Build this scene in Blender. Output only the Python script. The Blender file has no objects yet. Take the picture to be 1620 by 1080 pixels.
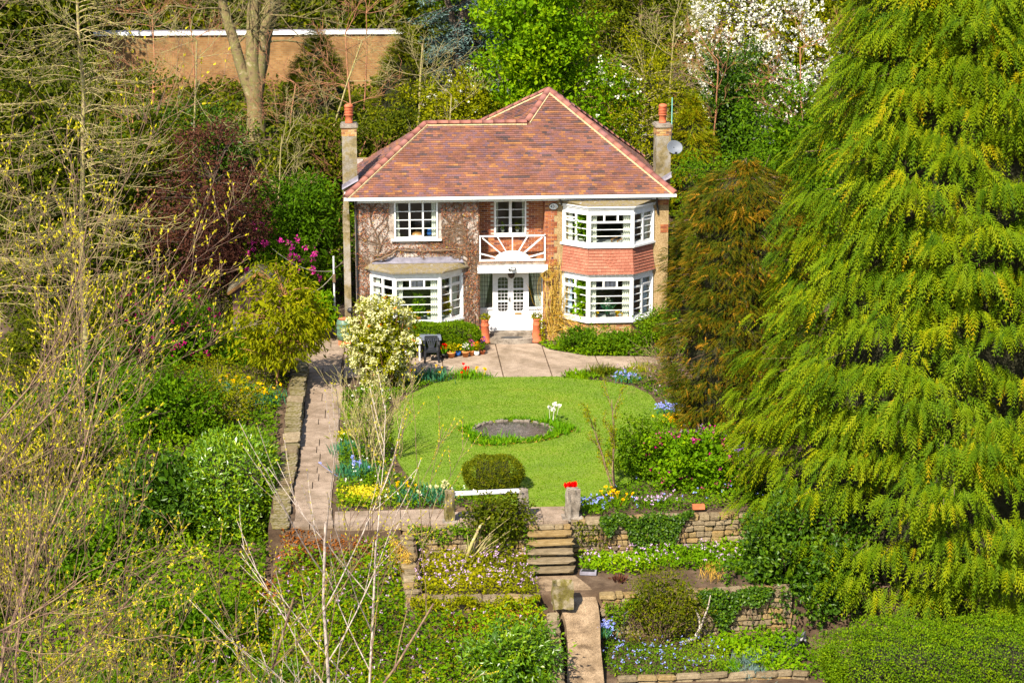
import bpy, math
import numpy as np
from mathutils import Vector, Matrix
R = math.radians
S = bpy.context.scene
COL = S.collection

# ---------------------------------------------------------------- camera, sky, sun, exposure
cam = bpy.data.cameras.new('camera'); camo = bpy.data.objects.new('camera', cam); COL.objects.link(camo)
camo.location = (-5.09, -69.29, 17.32); camo.rotation_euler = (R(76), 0, R(-4.2))
cam.sensor_width = 36; cam.lens = 70; cam.clip_end = 2000; S.camera = camo
SUN = Vector((-.36, -.60, .72)).normalized()
w = bpy.data.worlds.new('World'); S.world = w; w.use_nodes = True
nt = w.node_tree; bg = nt.nodes['Background']; sky = nt.nodes.new('ShaderNodeTexSky')
sky.sky_type = 'NISHITA'; sky.sun_disc = False; sky.sun_elevation = math.asin(SUN.z); sky.sun_rotation = math.atan2(SUN.x, SUN.y) % (2*math.pi)
nt.links.new(sky.outputs[0], bg.inputs[0]); bg.inputs[1].default_value = .105
sl = bpy.data.lights.new('sun', 'SUN'); sl.energy = 5.0; sl.angle = R(.55); sl.color = (1, .91, .77)
so = bpy.data.objects.new('sun', sl); COL.objects.link(so); so.rotation_euler = SUN.to_track_quat('Z', 'Y').to_euler(); so.location = (-20, -35, 40)
S.view_settings.view_transform = 'Standard'; S.view_settings.look = 'None'; S.view_settings.exposure = 1.2; S.view_settings.gamma = 1
S.render.engine = 'CYCLES'; S.cycles.max_bounces = 8; S.cycles.transparent_max_bounces = 12
S.cycles.sample_clamp_indirect = 6
try: S.cycles.use_denoising = True
except Exception: pass

rng = np.random.default_rng(11)
# ---------------------------------------------------------------- materials
def newmat(name):
    m = bpy.data.materials.new(name); m.use_nodes = True; t = m.node_tree
    return m, t, t.nodes['Principled BSDF']
def ramp(t, cols, const=False, lo=0., hi=1.):
    r = t.nodes.new('ShaderNodeValToRGB'); e = r.color_ramp.elements
    while len(e) < len(cols): e.new(.5)
    for i, c in enumerate(cols):
        if len(c) == 4: e[i].position, c = c[0], c[1:]
        else: e[i].position = lo+(hi-lo)*i/max(1, len(cols)-(0 if const else 1))
        e[i].color = (*c, 1)
    if const: r.color_ramp.interpolation = 'CONSTANT'
    return r
def noise(t, scale, detail=4, coord='Object', rough=.6, dist=0):
    tc = t.nodes.new('ShaderNodeTexCoord'); n = t.nodes.new('ShaderNodeTexNoise')
    n.inputs['Scale'].default_value = scale; n.inputs['Detail'].default_value = detail; n.inputs['Roughness'].default_value = rough
    n.inputs['Distortion'].default_value = dist
    t.links.new(tc.outputs[coord], n.inputs['Vector']); return n
def mixc(t, fac, a, b, mode='MIX'):
    m = t.nodes.new('ShaderNodeMix'); m.data_type = 'RGBA'; m.blend_type = mode
    for sock, val in ((m.inputs['Factor'], fac), (m.inputs[6], a), (m.inputs[7], b)):
        if hasattr(val, 'links'): t.links.new(val, sock)
        elif isinstance(val, (int, float)): sock.default_value = val
        else: sock.default_value = (*val, 1)
    return m.outputs[2]
def bump(t, b, h, strength=.3, dist=.02):
    n = t.nodes.new('ShaderNodeBump'); n.inputs['Strength'].default_value = strength; n.inputs['Distance'].default_value = dist
    t.links.new(h, n.inputs['Height']); t.links.new(n.outputs[0], b.inputs['Normal'])
def leafmat(name, *cols, trans=.3, rough=.6, spec=.06):
    cols = [tuple(max(.002, .3*c[0]+.59*c[1]+.11*c[2]+(x-(.3*c[0]+.59*c[1]+.11*c[2]))*1.32) for x in c) for c in cols]
    m, t, b = newmat(name); a = t.nodes.new('ShaderNodeAttribute'); a.attribute_name = 'v'
    r = ramp(t, cols); t.links.new(a.outputs['Fac'], r.inputs[0]); t.links.new(r.outputs[0], b.inputs['Base Color'])
    b.inputs['Roughness'].default_value = rough; b.inputs['Specular IOR Level'].default_value = spec
    if trans:
        tr = t.nodes.new('ShaderNodeBsdfTranslucent'); t.links.new(r.outputs[0], tr.inputs[0])
        mx = t.nodes.new('ShaderNodeMixShader'); mx.inputs[0].default_value = trans
        t.links.new(b.outputs[0], mx.inputs[1]); t.links.new(tr.outputs[0], mx.inputs[2]); t.links.new(mx.outputs[0], t.nodes['Material Output'].inputs[0])
    return m
def surf(name, cols, scale=3, rough=.8, bumpk=.3, bscale=None, detail=5, coord='Object', spec=.3, rnd=False, metal=0, dist=0, bdist=.02, speck=0):
    """colours over a noise; rnd mixes in a colour chosen per object"""
    m, t, b = newmat(name); n = noise(t, scale, detail, coord, dist=dist)
    r = ramp(t, cols, lo=.32, hi=.68); t.links.new(n.outputs[0], r.inputs[0]); c = r.outputs[0]
    if rnd:
        oi = t.nodes.new('ShaderNodeObjectInfo'); r2 = ramp(t, rnd); t.links.new(oi.outputs['Random'], r2.inputs[0])
        c = mixc(t, .5, c, r2.outputs[0])
    if speck:
        n4 = noise(t, 38, 3, coord, .8); g4 = ramp(t, [(.36, .42, .40, .38), (.5, .95, .95, .95), (.64, 1.25, 1.22, 1.18)]); t.links.new(n4.outputs[0], g4.inputs[0]); c = mixc(t, speck, c, g4.outputs[0], 'MULTIPLY')
        n5 = noise(t, .9, 6, coord, .7); g5 = ramp(t, [(.38, .55, .52, .45), (.56, 1, 1, 1)]); t.links.new(n5.outputs[0], g5.inputs[0]); c = mixc(t, .75, c, g5.outputs[0], 'MULTIPLY')
    t.links.new(c, b.inputs['Base Color'])
    b.inputs['Roughness'].default_value = rough; b.inputs['Specular IOR Level'].default_value = spec; b.inputs['Metallic'].default_value = metal
    if bumpk:
        n2 = noise(t, bscale or scale*6, 6, coord); bump(t, b, n2.outputs[0], bumpk, bdist)
    return m
def attrmat(name, cols, rough=.8, const=False, nscale=25, amount=.35):
    m, t, b = newmat(name); a = t.nodes.new('ShaderNodeAttribute'); a.attribute_name = 'v'
    r = ramp(t, cols, const); t.links.new(a.outputs['Fac'], r.inputs[0])
    n = noise(t, nscale, 5); g = ramp(t, [(.3, .35, .35, .35), (.65, 1, 1, 1)]); t.links.new(n.outputs[0], g.inputs[0])
    c = mixc(t, amount, r.outputs[0], g.outputs[0], 'MULTIPLY')
    n3 = noise(t, 1.1, 3); g3 = ramp(t, [(.3, .62, .58, .58), (.62, 1, 1, 1)]); t.links.new(n3.outputs[0], g3.inputs[0])
    c = mixc(t, .8, c, g3.outputs[0], 'MULTIPLY')
    t.links.new(c, b.inputs['Base Color']); b.inputs['Roughness'].default_value = rough; b.inputs['Specular IOR Level'].default_value = .3
    bump(t, b, n.outputs[0], .3, .01); return m
def plain(name, c, rough=.5, metal=0, spec=.5, var=.0):
    m, t, b = newmat(name); b.inputs['Roughness'].default_value = rough; b.inputs['Metallic'].default_value = metal; b.inputs['Specular IOR Level'].default_value = spec
    n = noise(t, 6, 5); r = ramp(t, [tuple(x*(1-var) for x in c), c], lo=.35, hi=.65); t.links.new(n.outputs[0], r.inputs[0]); t.links.new(r.outputs[0], b.inputs['Base Color'])
    return m
M = {}
M['white'] = plain('white_paint', (.80, .80, .79), .4, var=.16)
M['cream'] = plain('cream_curtain', (.74, .72, .62), .9, var=.1)
M['blue_curtain'] = plain('pale_blue_curtain', (.55, .66, .80), .9, var=.2)
M['black'] = plain('black_plastic', (.015, .015, .017), .45)
M['grey_plastic'] = plain('dark_grey_plastic', (.016, .018, .022), .4)
M['grey_top'] = plain('blue_grey_tabletop', (.17, .19, .24), .35, var=.2)
M['lead'] = surf('lead_sheet', [(.14, .13, .15), (.26, .245, .29)], 4, .55, .2)
M['mossroof'] = surf('mossy_felt', [(.11, .09, .06), (.19, .16, .12), (.16, .12, .035), (.25, .23, .21)], 6, .9, .6)
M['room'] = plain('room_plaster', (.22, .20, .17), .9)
M['brass'] = plain('brass', (.5, .28, .10), .35, .6)
M['terra'] = surf('terracotta', [(.40, .10, .035), (.55, .17, .07)], 8, .8, .2)
M['pot_orange'] = surf('orange_clay', [(.55, .20, .05), (.66, .28, .10)], 8, .8, .15)
M['chimpot'] = surf('red_clay', [(.36, .08, .03), (.52, .14, .06)], 6, .75, .2)
M['blue_glaze'] = plain('blue_glaze', (.02, .10, .35), .15)
M['butt'] = plain('green_barrel_plastic', (.10, .18, .12), .4, var=.25)
M['mortar'] = surf('mortar', [(.36, .27, .13), (.56, .45, .26)], 10, .9, .3)
M['stoneplain'] = surf('sandstone', [(.08, .06, .03), (.25, .18, .09), (.34, .28, .19)], 6, .9, .8, detail=8, rnd=[(.30, .17, .035), (.33, .22, .07), (.25, .20, .13), (.13, .10, .06), (.36, .29, .19)], speck=.55)
M['mossstone'] = surf('mossy_stone', [(.10, .075, .03), (.13, .11, .02), (.22, .18, .11), (.30, .25, .17)], 4, .95, .8, speck=.55)
M['greystone'] = surf('grey_stone', [(.11, .09, .07), (.26, .22, .18), (.32, .28, .23)], 6, .9, .8, speck=.55)
M['mud'] = surf('soil', [(.045, .026, .014), (.085, .053, .03), (.14, .095, .06)], 2.2, .95, .7, bscale=22, speck=.55)
M['concrete'] = surf('patio_concrete', [(.15, .11, .075), (.31, .235, .17), (.39, .31, .235)], 2.0, .9, .8, bscale=26, detail=9, rnd=[(.29, .22, .16), (.38, .30, .23)], speck=.85)
M['lowpath'] = surf('gravel_path', [(.12, .08, .045), (.25, .175, .105), (.33, .24, .15)], 3.0, .95, .9, bscale=26, detail=9, speck=.9)
M['pathstone'] = surf('path_concrete', [(.13, .095, .06), (.29, .215, .155), (.37, .285, .215)], 3.0, .9, .9, bscale=26, detail=9, rnd=[(.24, .175, .125), (.35, .27, .205)], speck=.85)
M['brickmix'] = attrmat('house_brick', [(.10, .04, .04), (.24, .07, .03), (.34, .10, .04), (.42, .15, .05), (.48, .21, .07)], .85)
M['yellowbrick'] = attrmat('mellow_brick', [(.16, .08, .05), (.38, .16, .06), (.50, .30, .10), (.46, .34, .16)], .85)
M['joint'] = surf('brick_mortar', [(.38, .32, .25), (.52, .46, .38)], 12, .95, .3)
M['hang'] = attrmat('hanging_tile', [(.33, .11, .065), (.40, .14, .085), (.43, .17, .105)], .8, amount=.35)
M['tile'] = attrmat('roof_tile', [(.085, .055, .052), (.15, .07, .052), (.20, .086, .052), (.24, .098, .055), (.22, .095, .075), (.165, .09, .10), (.275, .115, .05), (.345, .16, .055)], .75, amount=.5)
M['ridge'] = surf('ridge_tile_clay', [(.15, .055, .045), (.25, .095, .07), (.20, .085, .085)], 4, .8, .3, rnd=[(.13, .055, .05), (.25, .09, .06), (.31, .13, .075), (.17, .085, .09)])
M['dash'] = surf('pebbledash', [(.20, .125, .05), (.36, .25, .12), (.46, .35, .20)], 22, .95, .8, bscale=60, detail=8, speck=.55)
M['pale_dash'] = surf('pale_render', [(.26, .20, .17), (.42, .35, .30), (.55, .49, .45)], 3, .95, .7, bscale=50, speck=.55)
M['stack'] = surf('chimney_render', [(.14, .115, .06), (.24, .19, .09), (.28, .25, .20), (.33, .30, .26)], 3.2, .95, .7, bscale=40, speck=.55)
M['wood'] = plain('varnished_wood', (.42, .20, .06), .4, var=.3)
M['plank'] = surf('weathered_plank', [(.13, .06, .055), (.22, .11, .10)], 6, .9, .4, rnd=[(.12, .06, .06), (.25, .12, .11)])
M['railpaint'] = surf('weathered_pale_rail', [(.42, .42, .45), (.66, .66, .68)], 9, .6, .2)
M['copper'] = plain('green_pole', (.16, .42, .36), .5)
M['dish'] = plain('grey_dish', (.13, .145, .17), .6)
M['far_brick'] = None
def glassmat():
    m, t, b = newmat('window_glass'); t.nodes.remove(b)
    tr = t.nodes.new('ShaderNodeBsdfTransparent'); tr.inputs[0].default_value = (.90, .93, .92, 1)
    gl = t.nodes.new('ShaderNodeBsdfGlossy'); gl.inputs['Roughness'].default_value = .02
    lw = t.nodes.new('ShaderNodeLayerWeight'); lw.inputs[0].default_value = .5; pw = t.nodes.new('ShaderNodeMath'); pw.operation = 'POWER'; pw.inputs[1].default_value = 5; t.links.new(lw.outputs['Facing'], pw.inputs[0])
    fr = t.nodes.new('ShaderNodeMath'); fr.operation = 'MULTIPLY_ADD'; fr.inputs[1].default_value = .92; fr.inputs[2].default_value = .04; t.links.new(pw.outputs[0], fr.inputs[0])
    mx = t.nodes.new('ShaderNodeMixShader'); t.links.new(fr.outputs[0], mx.inputs[0]); t.links.new(tr.outputs[0], mx.inputs[1]); t.links.new(gl.outputs[0], mx.inputs[2])
    t.links.new(mx.outputs[0], t.nodes['Material Output'].inputs[0]); return m
M['glass'] = glassmat()
def farbrick():
    m, t, b = newmat('far_brickwork'); tc = t.nodes.new('ShaderNodeTexCoord'); mp = t.nodes.new('ShaderNodeMapping'); mp.inputs['Rotation'].default_value = (R(90), 0, 0)
    br = t.nodes.new('ShaderNodeTexBrick'); br.inputs['Scale'].default_value = 1; br.inputs['Brick Width'].default_value = .225; br.inputs['Row Height'].default_value = .105; br.inputs['Mortar Size'].default_value = .01
    br.inputs['Color1'].default_value = (.23, .11, .03, 1); br.inputs['Color2'].default_value = (.32, .17, .055, 1); br.inputs['Mortar'].default_value = (.25, .17, .08, 1)
    t.links.new(tc.outputs['Object'], mp.inputs[0]); t.links.new(mp.outputs[0], br.inputs[0])
    n = noise(t, .6, 4); g = ramp(t, [(.35, .45, .40, .30), (.6, 1, 1, 1)]); t.links.new(n.outputs[0], g.inputs[0])
    t.links.new(mixc(t, .8, br.outputs[0], g.outputs[0], 'MULTIPLY'), b.inputs['Base Color']); b.inputs['Roughness'].default_value = .9
    bump(t, b, br.outputs['Fac'], -.4, .01); return m
M['far_brick'] = farbrick()
def lawnmat():
    m, t, b = newmat('lawn_turf'); a = noise(t, .5, 6); f = noise(t, 30, 4)
    tc = t.nodes.new('ShaderNodeTexCoord'); wv = t.nodes.new('ShaderNodeTexWave'); wv.wave_type = 'RINGS'; wv.rings_direction = 'Z'; wv.inputs['Scale'].default_value = .33; wv.inputs['Distortion'].default_value = 2.5; wv.inputs['Detail'].default_value = 3
    mp = t.nodes.new('ShaderNodeMapping'); mp.inputs['Location'].default_value = (.8, 11.2, 0); t.links.new(tc.outputs['Object'], mp.inputs[0]); t.links.new(mp.outputs[0], wv.inputs[0])
    r = ramp(t, [(.3, .095, .165, .005), (.5, .135, .20, .006), (.7, .19, .23, .007)]); t.links.new(a.outputs[0], r.inputs[0])
    g = ramp(t, [(.3, .75, .75, .75), (.7, 1.0, 1.0, 1.0)]); t.links.new(f.outputs[0], g.inputs[0])
    c = mixc(t, .8, r.outputs[0], g.outputs[0], 'MULTIPLY')
    c = mixc(t, mixc(t, .5, (0, 0, 0), wv.outputs[0]), c, (.145, .225, .006))
    t.links.new(c, b.inputs['Base Color']); b.inputs['Roughness'].default_value = .85; bump(t, b, f.outputs[0], .6, .03); return m
M['lawn'] = lawnmat()
# leaves
M['grass'] = leafmat('grass_blade', (.085, .165, .012), (.12, .20, .014), (.17, .235, .016), trans=.35)
M['cypress'] = leafmat('cypress_spray', (.036, .068, .004), (.082, .128, .006), (.142, .182, .009), (.22, .235, .014), (.25, .20, .05), trans=.28)
M['bronze'] = leafmat('bronzed_cypress', (.024, .042, .005), (.05, .065, .007), (.09, .08, .010), (.17, .105, .03), (.32, .18, .06), trans=.2)
M['yew'] = leafmat('yew_leaf', (.035, .05, .004), (.085, .10, .006), (.16, .16, .01), trans=.2)
M['bright'] = leafmat('bright_leaf', (.08, .15, .006), (.15, .25, .010), (.27, .35, .022), trans=.4)
M['ygreen'] = leafmat('yellow_green_leaf', (.11, .13, .006), (.22, .23, .012), (.36, .33, .03), trans=.4)
M['olive'] = leafmat('olive_leaf', (.028, .040, .004), (.075, .092, .007), (.17, .17, .014), trans=.3)
M['mid'] = leafmat('green_leaf', (.045, .085, .006), (.085, .15, .010), (.16, .22, .016), trans=.3)
M['dark'] = leafmat('dark_glossy_leaf', (.022, .045, .008), (.045, .085, .012), (.10, .15, .02), trans=.15, rough=.42, spec=.2)
M['laurel'] = leafmat('laurel_leaf', (.05, .10, .006), (.12, .20, .012), (.28, .34, .03), trans=.25, rough=.33, spec=.45)
M['cedar'] = leafmat('blue_cedar', (.05, .08, .07), (.11, .16, .145), (.21, .26, .24), trans=.15)
M['maple'] = leafmat('dark_red_leaf', (.05, .024, .019), (.085, .038, .028), (.125, .062, .042), trans=.3)
M['hedge'] = leafmat('box_hedge_leaf', (.045, .085, .005), (.10, .16, .008), (.19, .25, .014), trans=.25)
M['blue_leaf'] = leafmat('bluish_strap_leaf', (.03, .10, .05), (.06, .16, .09), (.12, .22, .12), trans=.3)
M['strap'] = leafmat('strap_leaf', (.05, .12, .015), (.10, .20, .02), (.18, .28, .04), trans=.3)
M['litter'] = leafmat('dead_leaf', (.12, .05, .02), (.24, .10, .045), (.34, .17, .09), trans=.15, rough=.8)
M['creeper'] = leafmat('creeper_twiglet', (.10, .04, .03), (.22, .09, .06), (.34, .17, .10), (.36, .30, .06), trans=.1, rough=.8)
M['tan'] = leafmat('dry_stem', (.26, .16, .05), (.40, .27, .10), (.48, .38, .16), trans=.1, rough=.8)
for k, c in dict(wflower=(.80, .78, .70), cflower=(.72, .70, .42), pink=(.62, .10, .34), magenta=(.38, .02, .14), red=(.75, .012, .012), yellow=(.75, .52, .01), blue=(.32, .36, .68), mauve=(.55, .40, .55), violet=(.22, .06, .42), orange=(.70, .22, .02), bud=(.58, .52, .13)).items():
    M[k] = leafmat(k+'_petal', tuple(x*.75 for x in c), c, tuple(min(.9, x*1.1+.03) for x in c), trans=.3, rough=.6)
M['bark'] = surf('bark', [(.10, .06, .035), (.20, .13, .08)], 9, .9, .6)
M['bark_orange'] = surf('orange_bark', [(.26, .11, .05), (.38, .18, .09)], 9, .9, .5)
M['bark_pale'] = surf('pale_lichen_bark', [(.10, .075, .04), (.28, .21, .12), (.27, .25, .06), (.42, .34, .22)], 9, .9, .6)
M['bark_birch'] = surf('silver_bark', [(.20, .14, .11), (.44, .36, .30), (.56, .48, .41)], 12, .8, .5)
M['bark_beech'] = surf('beech_bark', [(.06, .042, .02), (.20, .14, .07), (.15, .14, .04), (.32, .25, .15)], 4.5, .9, .9, detail=8)
M['bark_twig'] = surf('twig_bark', [(.07, .04, .03), (.17, .10, .07), (.30, .26, .07)], 6, .85, .4)
M['inner'] = surf('shade_dark_core', [(.015, .014, .006), (.035, .034, .012)], 6, .95, .6)  # near-black colour stands in for shade deep inside conifers and hedges
M['bark_dark'] = surf('dark_bark', [(.05, .035, .025), (.11, .08, .055)], 8, .9, .5)

# ---------------------------------------------------------------- builders
WL = {}
def link(name, me, mat, parent=None):
    o = bpy.data.objects.new(name, me); COL.objects.link(o)
    if mat is not None and not me.materials: me.materials.append(mat)
    o.parent = parent; WL[o.name] = WL[parent.name] if parent else Vector((0, 0, 0)); return o
def tag(o, label=None, cat=None, group=None, kind=None):
    for k, v in (('label', label), ('category', cat), ('group', group), ('kind', kind)):
        if v: o[k] = v
    return o
def thing(name, label, cat, loc=(0, 0, 0), group=None, rz=0):
    o = bpy.data.objects.new(name, None); COL.objects.link(o); o.location = loc; o.rotation_euler = (0, 0, rz); o.empty_display_size = .2
    WL[o.name] = Vector(loc); return tag(o, label, cat, group)
def U(v): return v/np.maximum(np.linalg.norm(v, axis=-1, keepdims=True), 1e-9)
def rdir(n): return U(rng.normal(size=(n, 3)))
class MB:
    """hard-surface builder: boxes, prisms, tubes, lathes into one mesh"""
    def __init__(s): s.V = []; s.F = []; s.v = []
    def add(s, V, F, M=None, v=0.):
        o = len(s.V)
        for p in V: s.V.append(tuple(M @ Vector(p)) if M is not None else tuple(p))
        s.F += [tuple(i+o for i in f) for f in F]; s.v += [v]*len(V); return s
    def box(s, x0, x1, y0, y1, z0, z1, M=None, v=0.):
        return s.add([(x0, y0, z0), (x1, y0, z0), (x1, y1, z0), (x0, y1, z0), (x0, y0, z1), (x1, y0, z1), (x1, y1, z1), (x0, y1, z1)],
                     [(0, 3, 2, 1), (4, 5, 6, 7), (0, 1, 5, 4), (1, 2, 6, 5), (2, 3, 7, 6), (3, 0, 4, 7)], M, v)
    def prism(s, poly, z0, z1, M=None, v=0.):
        n = len(poly); a = sum(poly[i][0]*poly[(i+1) % n][1]-poly[(i+1) % n][0]*poly[i][1] for i in range(n))
        if a < 0: poly = poly[::-1]
        V = [(x, y, z0) for x, y in poly]+[(x, y, z1) for x, y in poly]
        return s.add(V, [tuple(range(n))[::-1], tuple(range(n, 2*n))]+[(i, (i+1) % n, n+(i+1) % n, n+i) for i in range(n)], M, v)
    def lathe(s, prof, c=(0, 0, 0), n=16, M=None, v=0.):
        V = []; F = []
        for r, z in prof: V += [(c[0]+r*math.cos(2*math.pi*i/n), c[1]+r*math.sin(2*math.pi*i/n), c[2]+z) for i in range(n)]
        for j in range(len(prof)-1): F += [(j*n+i, j*n+(i+1) % n, (j+1)*n+(i+1) % n, (j+1)*n+i) for i in range(n)]
        F += [tuple(range(n))[::-1], tuple(range((len(prof)-1)*n, len(prof)*n))]
        return s.add(V, F, M, v)
    def bar(s, a, b, w, h, up=(0, 0, 1)):
        a = Vector(a); b = Vector(b); x = (b-a); L = x.length; x.normalize(); y = Vector(up).cross(x)
        if y.length < 1e-3: y = Vector((0, 1, 0))
        y.normalize(); z = x.cross(y); Mx = Matrix((x, y, z)).transposed().to_4x4(); Mx.translation = a
        return s.box(0, L, -w/2, w/2, -h/2, h/2, Mx)
    def tube(s, pts, rad, n=6):
        sp = Soup(); sp.tube(np.array(pts, float), np.full(len(pts), rad) if np.isscalar(rad) else np.array(rad, float), n)
        V, F = sp.V[0], sp.Q[0]; k = len(pts)
        return s.add(V.tolist(), [tuple(f) for f in F.tolist()]+[tuple(range(n))[::-1], tuple(range((k-1)*n, k*n))])
    def build(s, name, mat, parent=None, smooth=False):
        me = bpy.data.meshes.new(name); off = WL[parent.name] if parent else Vector((0, 0, 0))
        me.from_pydata([tuple(Vector(p)-off) for p in s.V], [], s.F)
        if any(s.v): me.attributes.new('v', 'FLOAT', 'POINT').data.foreach_set('value', s.v)
        me.update()
        (me.shade_smooth if smooth else me.shade_flat)()
        return link(name, me, mat, parent)
class Soup:
    """numpy builder for leaves, twigs, bricks, tiles"""
    def __init__(s): s.V = []; s.Q = []; s.v = []; s.T = []; s.tv = []
    def tris(s, V3, v): V3 = np.asarray(V3, float); s.T.append(V3.reshape(-1, 3)); s.tv.append(np.repeat(v, 3)); return s
    def quads(s, V4, v=0.):
        V4 = np.asarray(V4, float); n = len(V4)
        if n == 0: return s
        s.V.append(V4.reshape(-1, 3)); s.Q.append(np.arange(n*4).reshape(-1, 4)); s.v.append(np.repeat(np.broadcast_to(v, (n,)), 4)); return s
    def mesh(s, V, Q, v): s.V.append(V); s.Q.append(Q); s.v.append(v); return s
    def tube(s, p, r, n=5, v=0.):
        m = len(p); t = np.gradient(p, axis=0); t = U(t); ref = np.array([0, 0, 1.]) if abs(t[:, 2]).mean() < .8 else np.array([1., 0, 0])
        a = U(np.cross(t, ref)); b = np.cross(t, a); an = np.arange(n)*2*math.pi/n
        V = p[:, None]+r[:, None, None]*(np.cos(an)[None, :, None]*a[:, None]+np.sin(an)[None, :, None]*b[:, None])
        i = np.arange(m-1)[:, None]*n; j = np.arange(n)[None]; k = (j+1) % n
        Q = np.stack([i+j, i+k, i+n+k, i+n+j], -1).reshape(-1, 4)
        s.V.append(V.reshape(-1, 3)); s.Q.append(Q); s.v.append(np.full(m*n, v)); return s
    def leaves(s, P, A, N, L, W, v, fold=.2, wide=.45, droop=0.):
        n = len(P); L = np.broadcast_to(L, (n,))[:, None]; W = np.broadcast_to(W, (n,))[:, None]
        A = U(A); B = U(np.cross(N, A)); N = np.cross(A, B)
        m = P+A*L*wide
        return s.quads(np.stack([P, m+B*W/2+N*W*fold, P+A*L-N*L*droop, m-B*W/2+N*W*fold], 1), v)
    def build(s, name, mat, parent=None, smooth=False, loc=None):
        if s.T and not s.V: s.quads(np.repeat(s.T[0][:1], 4, 0)[None], s.tv[0][:1])
        V = np.concatenate(s.V); off = 0; Q = []
        for a, q in zip(s.V, s.Q): Q.append(q+off); off += len(a)
        Q = np.concatenate(Q); v = np.concatenate(s.v); nq = len(Q)*4; li = Q.ravel(); ls_ = np.arange(0, nq, 4)
        if s.T:
            nt_ = sum(len(x) for x in s.T); li = np.concatenate([li, len(V)+np.arange(nt_)]); ls_ = np.concatenate([ls_, nq+np.arange(0, nt_, 3)]); V = np.concatenate([V]+s.T); v = np.concatenate([v]+s.tv)
        l = np.array(WL[parent.name]) if parent else np.zeros(3)
        me = bpy.data.meshes.new(name); me.vertices.add(len(V)); me.vertices.foreach_set('co', (V-l).astype(np.float32).ravel())
        me.loops.add(len(li)); me.loops.foreach_set('vertex_index', li.astype(np.int32))
        me.polygons.add(len(ls_)); me.polygons.foreach_set('loop_start', ls_.astype(np.int32))
        me.attributes.new('v', 'FLOAT', 'POINT').data.foreach_set('value', v.astype(np.float32))
        me.update(calc_edges=True); (me.shade_smooth if smooth else me.shade_flat)()
        return link(name, me, mat, parent)
def lathe_obj(name, prof, c, mat, parent, n=16): return MB().lathe(prof, c, n).build(name, mat, parent, True)
def polypts(poly, n, seed=None):
    """n random points in a polygon"""
    P = np.array(poly, float); lo, hi = P.min(0), P.max(0); out = []; tot = 0
    while tot < n:
        q = rng.uniform(lo, hi, size=(n*2+50, 2)); q = q[inside(q, P)]; out.append(q); tot += len(q)
    return np.concatenate(out)[:n]
def inside(q, P):
    c = np.zeros(len(q), bool); j = len(P)-1
    for i in range(len(P)):
        xi, yi = P[i]; xj, yj = P[j]
        c ^= ((yi > q[:, 1]) != (yj > q[:, 1])) & (q[:, 0] < (xj-xi)*(q[:, 1]-yi)/(yj-yi+1e-12)+xi); j = i
    return c
def area(poly):
    P = np.array(poly); x, y = P[:, 0], P[:, 1]; return abs((x*np.roll(y, -1)-y*np.roll(x, -1)).sum())/2
def clip_poly(subject, cell):
    """concave subject clipped by a convex counter-clockwise cell"""
    out = list(subject)
    for i in range(len(cell)):
        a, b = cell[i], cell[(i+1) % len(cell)]; src, out = out, []
        side = lambda p: (b[0]-a[0])*(p[1]-a[1])-(b[1]-a[1])*(p[0]-a[0])
        for k in range(len(src)):
            p, q = src[k], src[(k+1) % len(src)]; sp_, sq = side(p), side(q)
            if sp_ >= 0: out.append(p)
            if (sp_ >= 0) != (sq >= 0):
                t = sp_/(sp_-sq); out.append((p[0]+t*(q[0]-p[0]), p[1]+t*(q[1]-p[1])))
        if not out: return []
    return out
# ---------------------------------------------------------------- terrain
def H(x, y):
    x = np.asarray(x, float); y = np.asarray(y, float)
    back = np.interp(y, [7, 20, 33, 80, 140, 400], [0, 4.5, 5, 5.6, 12, 40])
    mid = np.interp(y, [-400, -60, -45, -30, -26, -22.6, -22.5, -19.5, -19.4], [-30, -12, -8.5, -3.6, -2.3, -2.02, -.98, -.98, -.04])
    midl = np.interp(y, [-400, -60, -45, -30, -22.6, -22.5, -19.5, -19.4], [-30, -12, -8.5, -3.6, -1.25, -.98, -.98, -.04]); mid = np.where(x < -.6, midl, mid)
    bank = np.interp(y, [-400, -60, -45, -30, -21, -19.72, -19.6], [-30, -12, -8.5, -3.9, -1.1, -.25, -.04])
    left = np.interp(y, [-400, -60, -45, -30, -20, -8, 7], [-30, -12, -8.5, -4.4, -1.7, .12, .2])
    right = np.interp(y, [-400, -60, -45, -30, -24, -16, 7], [-30, -12, -8.5, -3.6, -2.4, -.1, 0])
    f = lambda a, b: np.clip((x-a)/(b-a), 0, 1)
    g = left+(bank-left)*f(-7.75, -7.45); g = g+(mid-g)*f(-4.4, -4.2); g = g+(right-g)*f(5.2, 6.4)
    return g+back
xs = np.unique(np.concatenate([np.linspace(-300, 300, 61), np.linspace(-24, 24, 81), [-7.75, -7.45, -4.4, -4.2, -.62, -.58]]))
ys = np.unique(np.concatenate([np.linspace(-120, 400, 53), np.linspace(-40, 40, 121), [-22.6, -22.5, -19.5, -19.4]]))
X, Y = np.meshgrid(xs, ys); Z = H(X, Y)+rng.normal(size=X.shape)*.025*((Y > 9) | (X < -8) | (Y < -26))
nx = len(xs); i = np.arange(len(ys)-1)[:, None]*nx+np.arange(nx-1)[None]
g = Soup().mesh(np.stack([X, Y, Z], -1).reshape(-1, 3), np.stack([i, i+1, i+nx+1, i+nx], -1).reshape(-1, 4), np.zeros(X.size))
tag(g.build('ground', M['mud'], smooth=True), kind='structure')

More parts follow.
